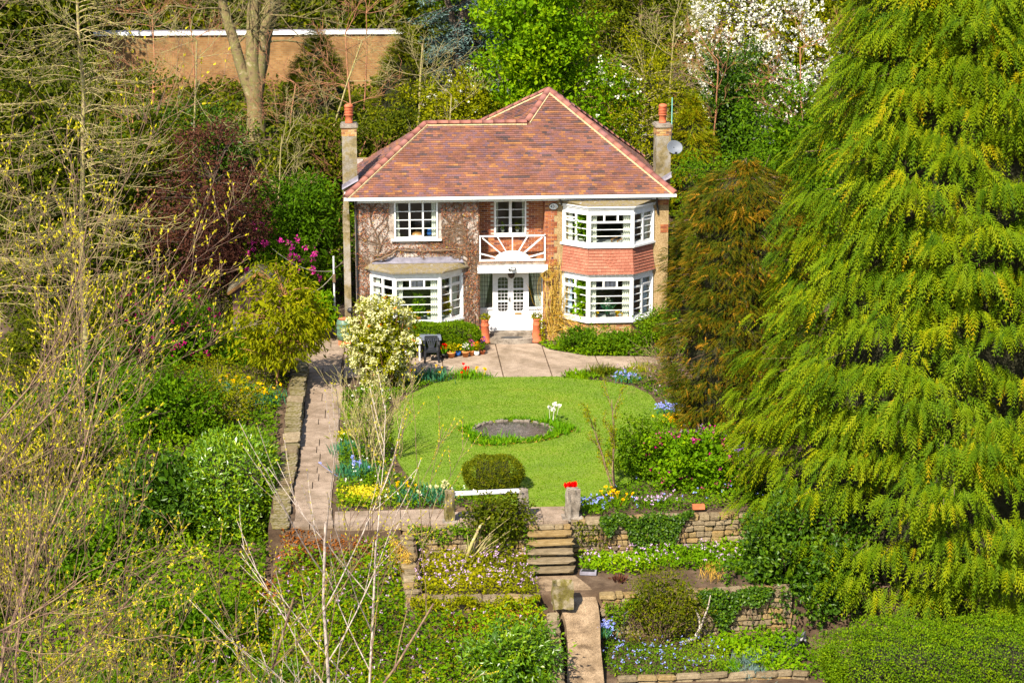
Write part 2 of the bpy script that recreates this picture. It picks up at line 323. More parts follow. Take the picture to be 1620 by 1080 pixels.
LAWN = [(-1.25, -4.95), (1.15, -5.05), (2.4, -5.6), (3.5, -6.4), (3.95, -7.6), (4.05, -9.2), (4.0, -11.2), (3.6, -13.2), (2.9, -15.2), (1.8, -16.9), (.6, -18.05), (.1, -18.35), (-1.0, -18.35), (-1.9, -17.9), (-3.2, -17.1), (-4.0, -15.9), (-4.35, -14), (-4.5, -11.5), (-4.4, -9), (-3.9, -7), (-3.0, -5.6), (-2.1, -5.05)]
lw = MB().prism(LAWN, -.05, .022).build('lawn', M['lawn']); tag(lw, kind='structure')
POND = (-.82, -11.3); 
n = 90000; q = polypts(LAWN, n)+rng.normal(size=(n, 2))*.045; q = q[((q[:, 0]-POND[0])/1.25)**2+((q[:, 1]-POND[1])/1.1)**2 > 1]; n = len(q)
P = np.c_[q, np.full(n, .015)]; sp = Soup()
low = .5+.5*np.sin(q[:, 0]*.9+1.3*np.sin(q[:, 1]*.7))*np.cos(q[:, 1]*.8+q[:, 0]*.4)
sp.leaves(P, rng.normal(size=(n, 3))*[.7, .7, .1]+[0, 0, .75], rng.normal(size=(n, 3))+[0, -.3, .3], rng.uniform(.025, .05, n), rng.uniform(.012, .028, n), np.clip(.34*low+.16+.014*(-4-q[:, 1])+.05*np.sin(q[:, 1]*9)+rng.normal(size=n)*.07, 0, 1), 0, .3)
tag(sp.build('lawn_grass', M['grass']), 'short mown grass blades of the oval front lawn', 'grass', kind='stuff')

# patio: concrete slabs with open joints
PAT = [(-6.0, -.35), (.85, -.35), (1.25, -1.3), (2.5, -2.3), (5.2, -2.55), (5.2, -3.7), (3.2, -4.0), (1.3, -5.0), (-1.25, -4.9), (-2.4, -4.3), (-6.0, -4.6)]
pat = bpy.data.objects.new('patio', None); COL.objects.link(pat); WL['patio'] = Vector((0, 0, 0)); tag(pat, kind='structure')
MB().prism([(x, y) for x, y in PAT], -.2, -.022).build('bedding', M['mud'], pat)
cuts_x = [-6.0, -4.3, -2.6, -.62, 1.02, 2.75, 4.1, 5.3]
for a, b in zip(cuts_x, cuts_x[1:]):
    off = rng.uniform(-.3, .3); ycut = [-.3, -2.35+off, -5.1]
    for y1, y0 in zip(ycut, ycut[1:]):
        s = .25; gp = .02
        cell = [(a+gp+s*.1*y0/5, y0+gp), (b-gp+s*.1*y0/5, y0+gp+off*.2), (b-gp+s*.1*y1/5, y1-gp+off*.2), (a+gp+s*.1*y1/5, y1-gp)]
        pl = clip_poly(PAT, cell)
        if len(pl) > 2 and area(pl) > .05: MB().prism(pl, -.1, rng.uniform(-.004, .004)).build('slab', M['concrete'], pat)
# left path: flagstones, and front path
path = bpy.data.objects.new('garden_path', None); COL.objects.link(path); WL['garden_path'] = Vector((0, 0, 0)); tag(path, kind='structure')
y = 6.5
while y > -19.4:
    h = rng.uniform(.5, 1.05); y0 = max(y-h, -19.58); xl = -7.22+.05*math.sin(y*1.3); xr = -6.04+.05*math.sin(y*.9+1)-(.12 if y < -14 else 0)
    if y > -.3: xr = -5.98
    xm = rng.uniform(.4, .6)*(xr-xl)+xl
    parts = [(xl, xr)] if rng.random() < .55 else [(xl, xm), (xm, xr)]
    for a, b in parts: MB().prism([(a+.012, y0+.016), (b-.012, y0+rng.uniform(.01, .035)), (b-.012, y-.016), (a+.012, y-.012)], -.12, .002+rng.uniform(-.006, .006)).build('flagstone', M['pathstone'], path)
    y = y0
x = -6.12
while x < -.05:
    wd = rng.uniform(.7, 1.3); x1 = min(x+wd, .06); ym = -18.92+rng.uniform(-.08, .08)
    for a, b in (((-18.42, ym)), ((ym, -19.62))) if x > -3 else (((-18.42, -19.62)),):
        MB().prism([(x+.008, b+.008), (x1-.008, b+.008), (x1-.008, a-.008), (x+.008, a-.008)], -.14, .004+rng.uniform(-.006, .006)).build('flagstone', M['pathstone'], path)
    x = x1
# lower path, curving down to the gate
cl = np.array([(-.5, -21.15, -.955), (-.22, -22.0, -.96), (-.02, -22.7, -1.05), (.05, -23.3, -1.32), (.0, -24.1, -1.68), (-.08, -25.1, -2.02), (-.2, -26.5, -2.35), (-.5, -29, -3.2)])
wd = np.array([.58, .60, .50, .43, .40, .44, .48, .5]); tt = np.linspace(0, 7, 29); cl = np.stack([np.interp(tt, range(8), cl[:, k]) for k in range(3)], 1); wd = np.interp(tt, range(8), wd)
cl[1:-1] = (cl[:-2]+cl[1:-1]*2+cl[2:])/4
l = cl-np.c_[wd, wd*0, wd*0]; r = cl+np.c_[wd, wd*0, wd*0]; sp = Soup()
dn = np.array([0, 0, -1.4]); A = np.stack([l, r, r+dn, l+dn], 1); k = len(cl); V = A.reshape(-1, 3); Q = []
for i in range(k-1): Q += [(i*4, (i+1)*4, (i+1)*4+1, i*4+1), (i*4+1, (i+1)*4+1, (i+1)*4+2, i*4+2), (i*4+3, (i+1)*4+3, (i+1)*4, i*4)]
sp.mesh(V, np.array(Q)[:, ::-1], np.zeros(len(V))); tag(sp.build('lower_path', M['lowpath']), kind='structure')

# ---------------------------------------------------------------- dry-stone work
import bmesh
def stone_mesh(seed, jit=.07, bev=.13):
    bm = bmesh.new(); bmesh.ops.create_cube(bm, size=1); bmesh.ops.bevel(bm, geom=list(bm.edges), offset=bev, segments=1, affect='EDGES')
    r = np.random.default_rng(seed)
    for v in bm.verts: v.co += Vector(r.normal(size=3)*jit*.5)
    me = bpy.data.meshes.new('stone'); bm.to_mesh(me); bm.free(); me.materials.append(M['stoneplain']); me.shade_flat(); return me
STONES = [stone_mesh(i) for i in range(8)]
def put_stone(parent, c, size, rz=0, name='stone', mat=None, tilt=.05):
    o = bpy.data.objects.new(name, STONES[rng.integers(8)]); COL.objects.link(o); o.parent = parent
    o.location = Vector(c)-WL[parent.name]; o.scale = size; o.rotation_euler = (rng.normal()*tilt, rng.normal()*tilt, rz+rng.normal()*tilt)
    if mat: o.material_slots[0].link = 'OBJECT'; o.material_slots[0].material = mat
    return o
def stone_wall(label, p0, p1, z0, z1, thick=.35, course=(.09, .17), length=(.18, .5), group='dry stone garden walls', coping=True, z0b=None, z1b=None, name='stone_wall'):
    p0 = Vector((*p0, 0)); p1 = Vector((*p1, 0)); d = p1-p0; L = d.length; d.normalize(); nrm = Vector((d.y, -d.x, 0)); a = math.atan2(d.y, d.x)
    t = thing(name, label, 'wall', (*((p0+p1)/2).xy, z0), group); z1b = z1 if z1b is None else z1b; z0b = z0 if z0b is None else z0b
    Mx = Matrix((d, -nrm, Vector((0, 0, 1)))).transposed().to_4x4(); Mx.translation = p0
    MB().add([(0, .06, z0-.4), (L, .06, z0b-.4), (L, thick, z0b-.4), (0, thick, z0-.4), (0, .06, z1-.1), (L, .06, z1b-.1), (L, thick, z1b-.1), (0, thick, z1-.1)],
             [(0, 3, 2, 1), (4, 5, 6, 7), (0, 1, 5, 4), (1, 2, 6, 5), (2, 3, 7, 6), (3, 0, 4, 7)], Mx).build('core', M['mud'], t)
    z = 0.
    while z < 1-.02:
        ch = rng.uniform(*course)/max(.2, z1-z0)
        if z+ch > .93: ch = 1-z
        x = -rng.uniform(0, .1)
        while x < L:
            l = min(rng.uniform(*length), L-x+.05); m = (x+l/2)/L; b0 = z0+(z0b-z0)*m; b1 = z1+(z1b-z1)*m; top = z+ch > .99
            zz = b0+(b1-b0)*(z+ch/2); hh = (b1-b0)*ch*rng.uniform(.78, 1.0)
            dep = thick if top and coping else .22
            put_stone(t, p0+d*(x+l/2)-nrm*(dep/2-.02-rng.uniform(0, .07))+Vector((0, 0, zz)), (l*.97, dep, hh), a)
            x += l
        z += ch
    return t
stone_wall('retaining wall under the left front path beside the steps', (-4.3, -19.64), (-1.06, -19.66), -1.0, -.02)
stone_wall('tall retaining wall with ivy below the front right border', (.16, -19.64), (5.4, -19.45), -1.0, .02)
stone_wall('low stone wall edging the left terrace beside the mossy trough', (-4.25, -22.55), (-1.0, -22.75), -1.95, -.9)
stone_wall('golden stone wall behind the blue flower bed', (.62, -22.78), (5.4, -22.6), -2.1, -.88)
stone_wall('leaning stone wall end on the far left of the lower terrace', (-4.35, -19.7), (-4.25, -22.5), -1.6, -.2, z1b=-.75, course=(.1, .2))
stone_wall('mossy step-topped stone wall along the left edge of the path', (-7.3, -12.6), (-7.26, -3.8), -.1, .30, .48, z1b=.42, course=(.11, .15), length=(.3, .8))
stone_wall('shaded lower stone wall between laurel hedge and path', (-7.36, -19.6), (-7.3, -12.7), -.3, .05, .48, z1b=.22, course=(.1, .14), length=(.3, .8))
stone_wall('stone edging wall on the left of the lower path', (-.78, -27.2), (-.62, -23.2), -2.9, -2.2, .3, z0b=-2.0, z1b=-1.1, length=(.25, .6))
stone_wall('thin stone kerb along the bottom of the flower bed', (.7, -25.15), (5.3, -25.1), -2.35, -2.05, .16, course=(.14, .2), length=(.35, .7))
for o in bpy.data.objects:
    if o.name.startswith('stone') and o.parent and ('mossy step' in o.parent.get('label', '') or 'shaded lower' in o.parent.get('label', '')) and rng.random() < .8: o.material_slots[0].link = 'OBJECT'; o.material_slots[0].material = M['mossstone']
# steps
t = thing('stone_steps', 'flight of worn stone steps up to the lawn', 'steps', (-.47, -20.5, -.95))
n = 6; rise = .95/n; go = .24
for i in range(n):
    z = -rise*(i+1)+rise; y0 = -19.68-go*i; xj = rng.uniform(-.03, .03); sh = -.005*i
    if i: put_stone(t, (-.47+sh+xj, y0+go/2-.26, z-.03), (1.12+.02*i, go+.14, .075), name='tread', tilt=.008)
    x = -1.02
    while x < .06:
        l = rng.uniform(.2, .5); l = min(l, .1-x); put_stone(t, (x+l/2+sh, y0-.08, z-rise/2-.03), (l*.97, .2, rise-.06), name='riser_stone', tilt=.01); x += l
MB().prism([(-1.0, -19.66), (.06, -19.66), (.06, -21.2), (-1.0, -21.2)], -1.6, -1.0).build('footing', M['mud'], t)
# standing stone posts and the rail between two of them
def post(label, c, w_, h, mat, tilt=.02):
    t = thing('stone_post', label, 'stone post', c, 'rough stone posts at the head of the steps')
    bm = bmesh.new(); bmesh.ops.create_cube(bm, size=1); bmesh.ops.subdivide_edges(bm, edges=list(bm.edges), cuts=3, use_grid_fill=True)
    for v in bm.verts:
        k = 1-.22*max(0, v.co.z)**2*1.2; v.co = Vector((v.co.x*w_*k, v.co.y*w_*.7*k, (v.co.z+.5)*h)); v.co += Vector(rng.normal(size=3)*.013)
    me = bpy.data.meshes.new('shaft'); bm.to_mesh(me); bm.free(); me.shade_flat(); o = link('shaft', me, mat, t); o.rotation_euler = (rng.normal()*tilt, rng.normal()*tilt, .2)
    MB().box(c[0]-w_*.8, c[0]+w_*.8, c[1]-w_*.6, c[1]+w_*.6, c[2]-.06, c[2]+.03).build('plinth', M['greystone'], t); return t
post('lichened stone post at the left end of the pale rail', (-3.08, -19.45, 0), .24, .86, M['mossstone'])
post('stone post half hidden by the climber at the right rail end', (-1.12, -19.3, 0), .26, .80, M['greystone'])
post('pale rough stone post with red tulips behind it', (.17, -19.35, 0), .34, .80, M['greystone'], .05)
t = thing('garden_rail', 'pale weathered rail resting between two stone posts', 'rail', (-2.1, -19.3, .6))
MB().bar((-2.98, -19.36, .74), (-1.2, -19.3, .76), .16, .07).build('top_rail', M['railpaint'], t)
MB().bar((-2.98, -19.36, .28), (-1.2, -19.3, .28), .12, .06).build('lower_rail', M['bark'], t)
# mossy trough standing by the lower path
t = thing('stone_trough', 'tall mossy hollow stone block beside the lower path', 'planter', (-.42, -22.95, -1.08))
bm = bmesh.new(); bmesh.ops.create_cube(bm, size=1); bmesh.ops.subdivide_edges(bm, edges=list(bm.edges), cuts=3, use_grid_fill=True)
for v in bm.verts: v.co = Vector((v.co.x*.50, v.co.y*.42, (v.co.z+.5)*.62))+Vector(rng.normal(size=3)*.012)
for v in bm.verts:
    if v.co.z > .5 and abs(v.co.x) < .2 and abs(v.co.y) < .17: v.co.z -= .14
me = bpy.data.meshes.new('block'); bm.to_mesh(me); bm.free(); me.shade_flat(); link('block', me, M['mossstone'], t)
# small things on the terraces
t = thing('clay_brick', 'loose orange brick on top of the right retaining wall', 'brick', (3.62, -19.02, .05)); MB().box(3.46, 3.78, -19.1, -18.95, .04, .16).build('block', M['terra'], t); MB().box(3.5, 3.74, -19.06, -18.99, .16, .163).build('frog', M['chimpot'], t)
t = thing('slate_slab', 'dark slate slab lying beside the foot of the steps', 'slab', (.42, -21.0, -.95)); MB().prism([(.2, -21.12), (.62, -21.2), (.66, -20.98), (.26, -20.9)], -.96, -.88).build('sheet', M['lead'], t); MB().prism([(.24, -21.08), (.58, -21.14), (.6, -21.0), (.3, -20.95)], -.88, -.868).build('upper_layer', M['black'], t)
t = thing('plastic_sheet', 'crumpled black plastic sheet under the laurel by the wall', 'sheet', (5.1, -23.4, -2.1))
sp = Soup(); u, v_ = np.meshgrid(np.linspace(0, 1, 14), np.linspace(0, 1, 10)); zz = .1+.12*np.sin(u*9+v_*5)*np.cos(v_*7)+rng.normal(size=u.shape)*.03
VV = np.stack([4.65+u*.95+.1*v_, -23.75+v_*.6, -2.2+np.abs(zz)+.15*u], -1).reshape(-1, 3); i = np.arange(9)[:, None]*14+np.arange(13)[None]
sp.mesh(VV, np.stack([i, i+1, i+15, i+14], -1).reshape(-1, 4), np.zeros(len(VV))); sp.build('sheet', M['black'], t)
t = thing('garden_stake', 'thin black metal stake in the blue flower bed', 'stake', (1.0, -23.9, -2.1)); MB().tube([(1.0, -23.9, -2.3), (1.0, -23.9, -.95)], .012).tube([(1.0, -23.9, -.95), (1.1, -23.9, -.88)], .012).build('rod', M['black'], t)

# pond
pn = MB().lathe([(.01, 0), (1.2, 0)], (0, 0, 0), 40)
pond = bpy.data.objects.new('pond', None); COL.objects.link(pond); pond.location = (*POND, 0); WL['pond'] = Vector((*POND, 0)); tag(pond, kind='structure')
m, tn, b = newmat('pond_water'); nz = noise(tn, 6, 6); rr = ramp(tn, [(.35, .02, .018, .016), (.55, .055, .045, .038), (.7, .12, .10, .085)]); tn.links.new(nz.outputs[0], rr.inputs[0]); tn.links.new(rr.outputs[0], b.inputs['Base Color']); b.inputs['Roughness'].default_value = .2; bump(tn, b, noise(tn, 14, 4).outputs[0], .12, .02)
MB().prism([(POND[0]+1.16*math.cos(a)*(1+.04*math.sin(3*a)), POND[1]+.98*math.sin(a)) for a in np.linspace(0, 2*math.pi, 40)[:-1]], .0, .032).build('water', m, pond)
for a in np.linspace(0, 2*math.pi, 31)[:-1]:
    if math.sin(a) < -.1 and rng.random() < .6: continue
    a += rng.normal()*.06
    put_stone(pond, (POND[0]+1.24*math.cos(a), POND[1]+1.05*math.sin(a), .045), (rng.uniform(.2, .32), rng.uniform(.14, .2), rng.uniform(.06, .1)), a+math.pi/2, name='edging_stone', mat=M['greystone'])
# ---------------------------------------------------------------- the house
house = thing('house', 'two storey tiled house with twin bays and sunburst balcony', 'house', (0, 0, 0))
ZE = 5.30
def holed(mb, x0, x1, z0, z1, y0, y1, holes):
    gx = sorted({x0, x1, *[h[0] for h in holes], *[h[1] for h in holes]}); gz = sorted({z0, z1, *[h[2] for h in holes], *[h[3] for h in holes]})
    for a, b in zip(gx, gx[1:]):
        for c, d in zip(gz, gz[1:]):
            mx, mz = (a+b)/2, (c+d)/2
            if not any(h[0] < mx < h[1] and h[2] < mz < h[3] for h in holes): mb.box(a, b, y0, y1, c, d)
    return mb
lw_ = holed(MB(), -5.55, -1.17, 0, ZE, 0, .3, [(-4.17, -2.63, 3.80, 5.14), (-4.8, -2.0, .92, 2.68)])
lw_.box(-5.55, -5.25, .3, 9, 0, ZE).build('wall', M['pale_dash'], house)['label'] = 'pale rendered left wing wall under the creeper'
rw = holed(MB(), 1.17, 5.59, 0, ZE, 0, .3, [(2.05, 4.8, 3.62, 4.80), (2.05, 4.8, .92, 2.45)])
rw.box(5.29, 5.59, .3, 9, 0, ZE).build('wall', M['dash'], house)['label'] = 'golden pebbledashed right wing wall'
rc = holed(MB(), -1.17, 1.17, 2.9, ZE, .6, .85, [(-.59, .55, 3.80, 5.03)])
rc.box(-1.17, 1.17, .6, .85, 2.5, 2.9).box(-1.17, 1.17, .6, .85, 0, .27)
rc.box(-1.19, -1.168, .0, .6, 0, ZE).box(1.168, 1.19, .0, .6, 0, ZE)
rc.build('recess_wall', M['joint'], house)
MB().box(-5.5, 5.55, 8.9, 9.2, 0, ZE).build('wall', M['dash'], house)
# bricks as real geometry
def bricks(sp, o, u, W, Hh, nrm, holes=(), rag=None, bl=.225, bh=.075, dep=.012, soldier=False):
    o = np.array(o, float); u = np.array(u, float); nrm = np.array(nrm, float); up = np.array([0, 0, 1.]); g = .011; row = 0; z = 0.
    if soldier: bl, bh = .075, Hh
    boxes = []
    while z < Hh-.03:
        x = -(bl/2 if row % 2 and not soldier else 0.)
        while x < W:
            a, b = max(x+g/2, 0), min(x+bl-g/2, W)
            if rag is not None: b = min(b, W-(rag if row % 6 < 3 else 0)*1.)
            c, d = z+g/2, min(z+bh-g/2, Hh)
            if b-a > .02 and not any(h[0] < (a+b)/2 < h[1] and h[2] < (c+d)/2 < h[3] for h in holes): boxes.append((a, b, c, d))
            x += bl
        z += bh; row += 1
    B = np.array(boxes); n = len(B); e = rng.uniform(.4, 1.2, n)[:, None]*dep
    c = lambda i, j: o+B[:, i:i+1]*u+B[:, j:j+1]*up
    p = [c(0, 2), c(1, 2), c(1, 3), c(0, 3)]; f = [q+nrm*e for q in p]; v = np.clip(rng.normal(.55, .26, n), 0, 1)
    sp.quads(np.stack(f, 1), v)
    for i in range(4): sp.quads(np.stack([p[i], p[(i+1) % 4], f[(i+1) % 4], f[i]], 1), v)
    return sp
sp = bricks(Soup(), (-1.17, .6, 2.9), (1, 0, 0), 2.34, 2.4, (0, -1, 0), [(.56, 1.74, .88, 2.15)])
bricks(sp, (-1.168, .6, 2.9), (0, -1, 0), .6, 2.4, (1, 0, 0)); bricks(sp, (1.168, .0, 0), (0, 1, 0), .6, 5.3, (-1, 0, 0)); bricks(sp, (-1.168, .6, 0), (0, -1, 0), .6, 2.6, (1, 0, 0))
sp.build('bricks', M['brickmix'], house)['kind'] = 'stuff'
MB().box(1.172, 1.50, -.012, 0, 0, ZE-.02).build('pier_bed', M['joint'], house)
sp = bricks(Soup(), (1.17, -.012, 2.55), (1, 0, 0), .43, 2.72, (0, -1, 0), rag=.11); bricks(sp, (5.16, -.004, 4.9), (1, 0, 0), .42, .3, (0, -1, 0)); bricks(sp, (5.3, -.004, 3.9), (1, 0, 0), .28, .3, (0, -1, 0))
sp.build('pier_bricks', M['brickmix'], house)['kind'] = 'stuff'
sp = bricks(Soup(), (1.17, -.012, 0), (1, 0, 0), .50, 2.55, (0, -1, 0), rag=.06); sp.build('lower_pier_bricks', M['yellowbrick'], house)['kind'] = 'stuff'
# rooms behind the windows
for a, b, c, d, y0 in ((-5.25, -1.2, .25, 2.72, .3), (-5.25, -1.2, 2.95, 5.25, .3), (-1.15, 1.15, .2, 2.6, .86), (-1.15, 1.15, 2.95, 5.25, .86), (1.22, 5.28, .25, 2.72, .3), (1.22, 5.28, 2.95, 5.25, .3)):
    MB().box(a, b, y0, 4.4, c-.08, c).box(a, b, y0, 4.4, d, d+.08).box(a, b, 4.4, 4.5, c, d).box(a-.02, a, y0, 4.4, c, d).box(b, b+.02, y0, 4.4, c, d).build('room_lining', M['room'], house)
# windows
def glaze(mb, part, Mx, w_, h, cols, b=.055, vb=.06, hb=.026, y0=-.035, y1=.045, bead=.0):
    """cols: (x0, x1, [(z, thickness)...]) fractions; bars go into mb, every pane is an object of its own"""
    mb.box(0, w_, y0, y1, 0, b*1.3, Mx).box(0, w_, y0, y1, h-b, h, Mx).box(0, b, y0, y1, b*1.3, h-b, Mx).box(w_-b, w_, y0, y1, b*1.3, h-b, Mx)
    iw = w_-2*b; zb = b*1.3; ih = h-b-zb
    for k, (c0, c1, zs) in enumerate(cols):
        x0 = b+iw*c0+(vb/2 if k else 0); x1 = b+iw*c1-(vb/2 if k < len(cols)-1 else 0)
        if k: mb.box(b+iw*c0-vb/2, b+iw*c0+vb/2, y0, y1, zb, h-b, Mx)
        ed = [(zb, 0)]+[(zb+ih*z, t) for z, t in zs]+[(h-b, 0)]
        for (za, ta), (zc, tc) in zip(ed, ed[1:]):
            MB().box(x0-.004, x1+.004, .004, .010, za+ta/2-.004, zc-tc/2+.004, Mx).build('pane', M['glass'], part)
            if tc: mb.box(x0, x1, y0+.012, y1-.012, zc-tc/2, zc+tc/2, Mx)
def frame_of(o, x, n):
    x = Vector(x).normalized(); z = Vector((0, 0, 1)); y = z.cross(x); Mx = Matrix((x, y, z)).transposed().to_4x4(); Mx.translation = Vector(o); return Mx
def curtain(part, Mx, x0, x1, z0, z1, mat, y=.11, x0b=None, x1b=None):
    k = 26; sp = Soup(); V = []
    for f, (a, b) in zip(np.linspace(1, 0, 7), [(x0+(x0-x0 if x0b is None else x0b-x0)*t, x1+(x1-x1 if x1b is None else x1b-x1)*t) for t in np.linspace(0, 1, 7)]):
        for j in range(k):
            u = j/(k-1); V.append(Mx @ Vector((a+(b-a)*u, y+.022*math.sin(u*math.pi*2*max(2.5, (x1-x0)*14))+.004*math.sin(f*9), z0+(z1-z0)*f)))
    i = np.arange(6)[:, None]*k+np.arange(k-1)[None]
    sp.mesh(np.array([tuple(p) for p in V]), np.stack([i, i+1, i+k+1, i+k], -1).reshape(-1, 4), np.zeros(len(V))); return sp.build('curtain', mat, part, True)
def empty_part(name, parent):
    o = bpy.data.objects.new(name, None); COL.objects.link(o); o.parent = parent; WL[o.name] = WL[parent.name]; return o
# left upper window
p = empty_part('window', house); mb = MB(); Mx = frame_of((-4.17, -.01, 3.80), (1, 0, 0), 0); r4 = [(.25, .022), (.5, .022), (.75, .022)]
glaze(mb, p, Mx, 1.54, 1.34, [(0, .34, r4), (.34, .67, r4), (.67, 1, r4)]); mb.box(.52, 1.02, -.05, -.03, .07, .13, Mx).build('frame', M['white'], p)
MB().box(-.12, 1.66, -.12, .0, -.06, -.002, Mx).build('sill', M['white'], p); curtain(p, Mx, .06, .14, .08, 1.28, M['cream'], x1b=.2); curtain(p, Mx, 1.32, 1.5, .08, 1.28, M['cream'])
# window over the door
p = empty_part('window', house); mb = MB(); Mx = frame_of((-.59, .58, 3.78), (1, 0, 0), 0)
glaze(mb, p, Mx, 1.14, 1.26, [(0, .5, r4), (.5, 1, r4)], vb=.1); mb.build('frame', M['white'], p); MB().box(-.04, 1.18, -.1, 0, -.05, -.002, Mx).build('sill', M['chimpot'], p)
curtain(p, Mx, .06, .14, .08, 1.2, M['cream']); curtain(p, Mx, 1.0, 1.08, .08, 1.2, M['cream'])
# bays
def bay(name_label, xa, xb, xc, xd, z0, z1, rows, top, leaded=True, cur='cream'):
    """three facets: (xa,0) (xb,-.8) (xc,-.8) (xd,0)"""
    p = empty_part('bay_window', house); p['label'] = name_label; mb = MB(); h = z1-z0; rw_ = [(i*top/rows, .02) for i in range(1, rows)]+[(top, .06)]
    fac = [((xa, 0), (xb, -.8)), ((xb, -.8), (xc, -.8)), ((xc, -.8), (xd, 0))]
    for k, (a, b) in enumerate(fac):
        d = Vector((b[0]-a[0], b[1]-a[1], 0)); L = d.length; Mx = frame_of((*a, z0), d, 0)
        if k == 1:
            bb = .075; iw = L-2*bb; ih = h-bb*2.3; zt = bb*1.3+ih*top
            mb.box(0, L, -.035, .045, 0, bb*1.3, Mx).box(0, L, -.035, .045, h-bb, h, Mx).box(0, bb, -.035, .045, bb*1.3, h-bb, Mx).box(L-bb, L, -.035, .045, bb*1.3, h-bb, Mx)
            mb.box(bb, L-bb, -.034, .044, zt-.03, zt+.03, Mx)
            for i in range(1, rows): z = bb*1.3+(zt-.03-bb*1.3)*i/rows; mb.box(bb, L-bb, -.02, .03, z-.010, z+.010, Mx)
            for i in range(rows): za = bb*1.3+(zt-.03-bb*1.3)*i/rows; zb = bb*1.3+(zt-.03-bb*1.3)*(i+1)/rows; MB().box(bb, L-bb, .004, .01, za+(.012 if i else 0), zb-(.012 if i < rows-1 else 0), Mx).build('pane', M['glass'], p)
            xs_ = [bb, bb+iw*.33, bb+iw*.67, L-bb]
            for i in (1, 2): mb.box(xs_[i]-.03, xs_[i]+.03, -.033, .043, zt+.03, h-bb, Mx)
            for i in range(3):
                xa_, xb_ = xs_[i]+(.03 if i else 0), xs_[i+1]-(.03 if i < 2 else 0); MB().box(xa_, xb_, .004, .01, zt+.03, h-bb, Mx).build('pane', M['glass'], p)
                if i == 1 and leaded:
                    l = MB(); za, zb = zt+.04, h-bb-.01
                    for q in np.linspace(xa_+.02, xb_-.02, 9)[2:7]: l.box(q-.006, q+.006, -.006, .002, za, zb, Mx)
                    for q in np.linspace(za, zb, 6)[1:5]: l.box(xa_, xa_+.38*(xb_-xa_), -.006, .002, q-.006, q+.006, Mx).box(xb_-.38*(xb_-xa_), xb_, -.006, .002, q-.006, q+.006, Mx)
                    l.build('lead_came', M['grey_top'], p)
            curtain(p, Mx, bb, bb+.22, bb, h-bb, M['cream']); curtain(p, Mx, L-bb-.25, L-bb, bb, h-bb, M['cream'])
        else:
            glaze(mb, p, Mx, L, h, [(0, .5, rw_), (.5, 1, rw_)], b=.075, vb=.07)
            oc = (.08, .30) if k == 0 else (L-.36, L-.08); curtain(p, Mx, *oc, .1, h-.1, M[cur])
            x0 = .1 if k == 0 else L/2+.05; mb.box(x0, x0+L/2-.15, -.045, -.034, h*.80, h*.83, Mx)
    for x in (xb, xc): mb.lathe([(.075, z0), (.075, z1)], (x, -.8, 0), 8)
    mb.box(xa-.06, xa+.02, -.06, .0, z0, z1).box(xd-.02, xd+.06, -.06, .0, z0, z1)
    mb.build('frame', M['white'], p)
    off = lambda e: [(xa-e*1.4, 0), (xb-e*.5, -.8-e), (xc+e*.5, -.8-e), (xd+e*1.4, 0)]
    MB().prism(off(.10)+[(xd-.3, .1), (xa+.3, .1)], z0-.075, z0-.002).build('sill', M['white'], p)
    MB().prism(off(.03), z1+.002, z1+.13).prism(off(.075), z1+.13, z1+.20).build('cornice', M['white'], p)
    MB().prism(off(-.06)+[(xd-.2, .3), (xa+.2, .3)], z0, z0+.02).build('inner_sill', M['white'], p)
    return p, off
B1, off1 = bay('left ground floor bay window with lead roof', -5.0, -4.2, -2.61, -1.81, .94, 2.55, 4, .80)
MB().prism(off1(.22), 2.752, 2.80).build('roof_edge', M['mossroof'], B1)
o_ = off1(.20); MB().add([(*o_[0], 2.80), (*o_[1], 2.80), (*o_[2], 2.80), (*o_[3], 2.80), (o_[0][0]+.25, 0, 2.98), (o_[3][0]-.2, 0, 2.98)], [(0, 1, 4), (1, 2, 5, 4), (2, 3, 5)]).build('roof_slope', M['mossroof'], B1)
MB().add([(-4.95, -.02, 3.0), (-1.75, -.02, 3.0), (-1.72, -.20, 2.955), (-4.98, -.20, 2.955), (-4.8, -.012, 3.14), (-1.75, -.012, 3.14)], [(3, 2, 1, 0), (0, 1, 5, 4)]).build('flashing', M['lead'], B1)
B2, off2 = bay('right ground floor bay window full of potted flowers', 1.85, 2.65, 4.2, 5.0, .92, 2.42, 4, .80, cur='blue_curtain')
B3, off3 = bay('right upper bay window with a wooden chair inside', 1.85, 2.65, 4.2, 5.0, 3.62, 4.78, 3, .74, leaded=False)
MB().prism(off3(.13), 4.982, 5.02).build('roof_edge', M['white'], B3)
o_ = off3(.12); MB().add([(*o_[0], 5.02), (*o_[1], 5.02), (*o_[2], 5.02), (*o_[3], 5.02), (o_[0][0]+.2, -.30, 5.16), (o_[3][0]-.2, -.30, 5.16)], [(0, 1, 4), (1, 2, 5, 4), (2, 3, 5)]).build('roof_slope', M['mossroof'], B3)
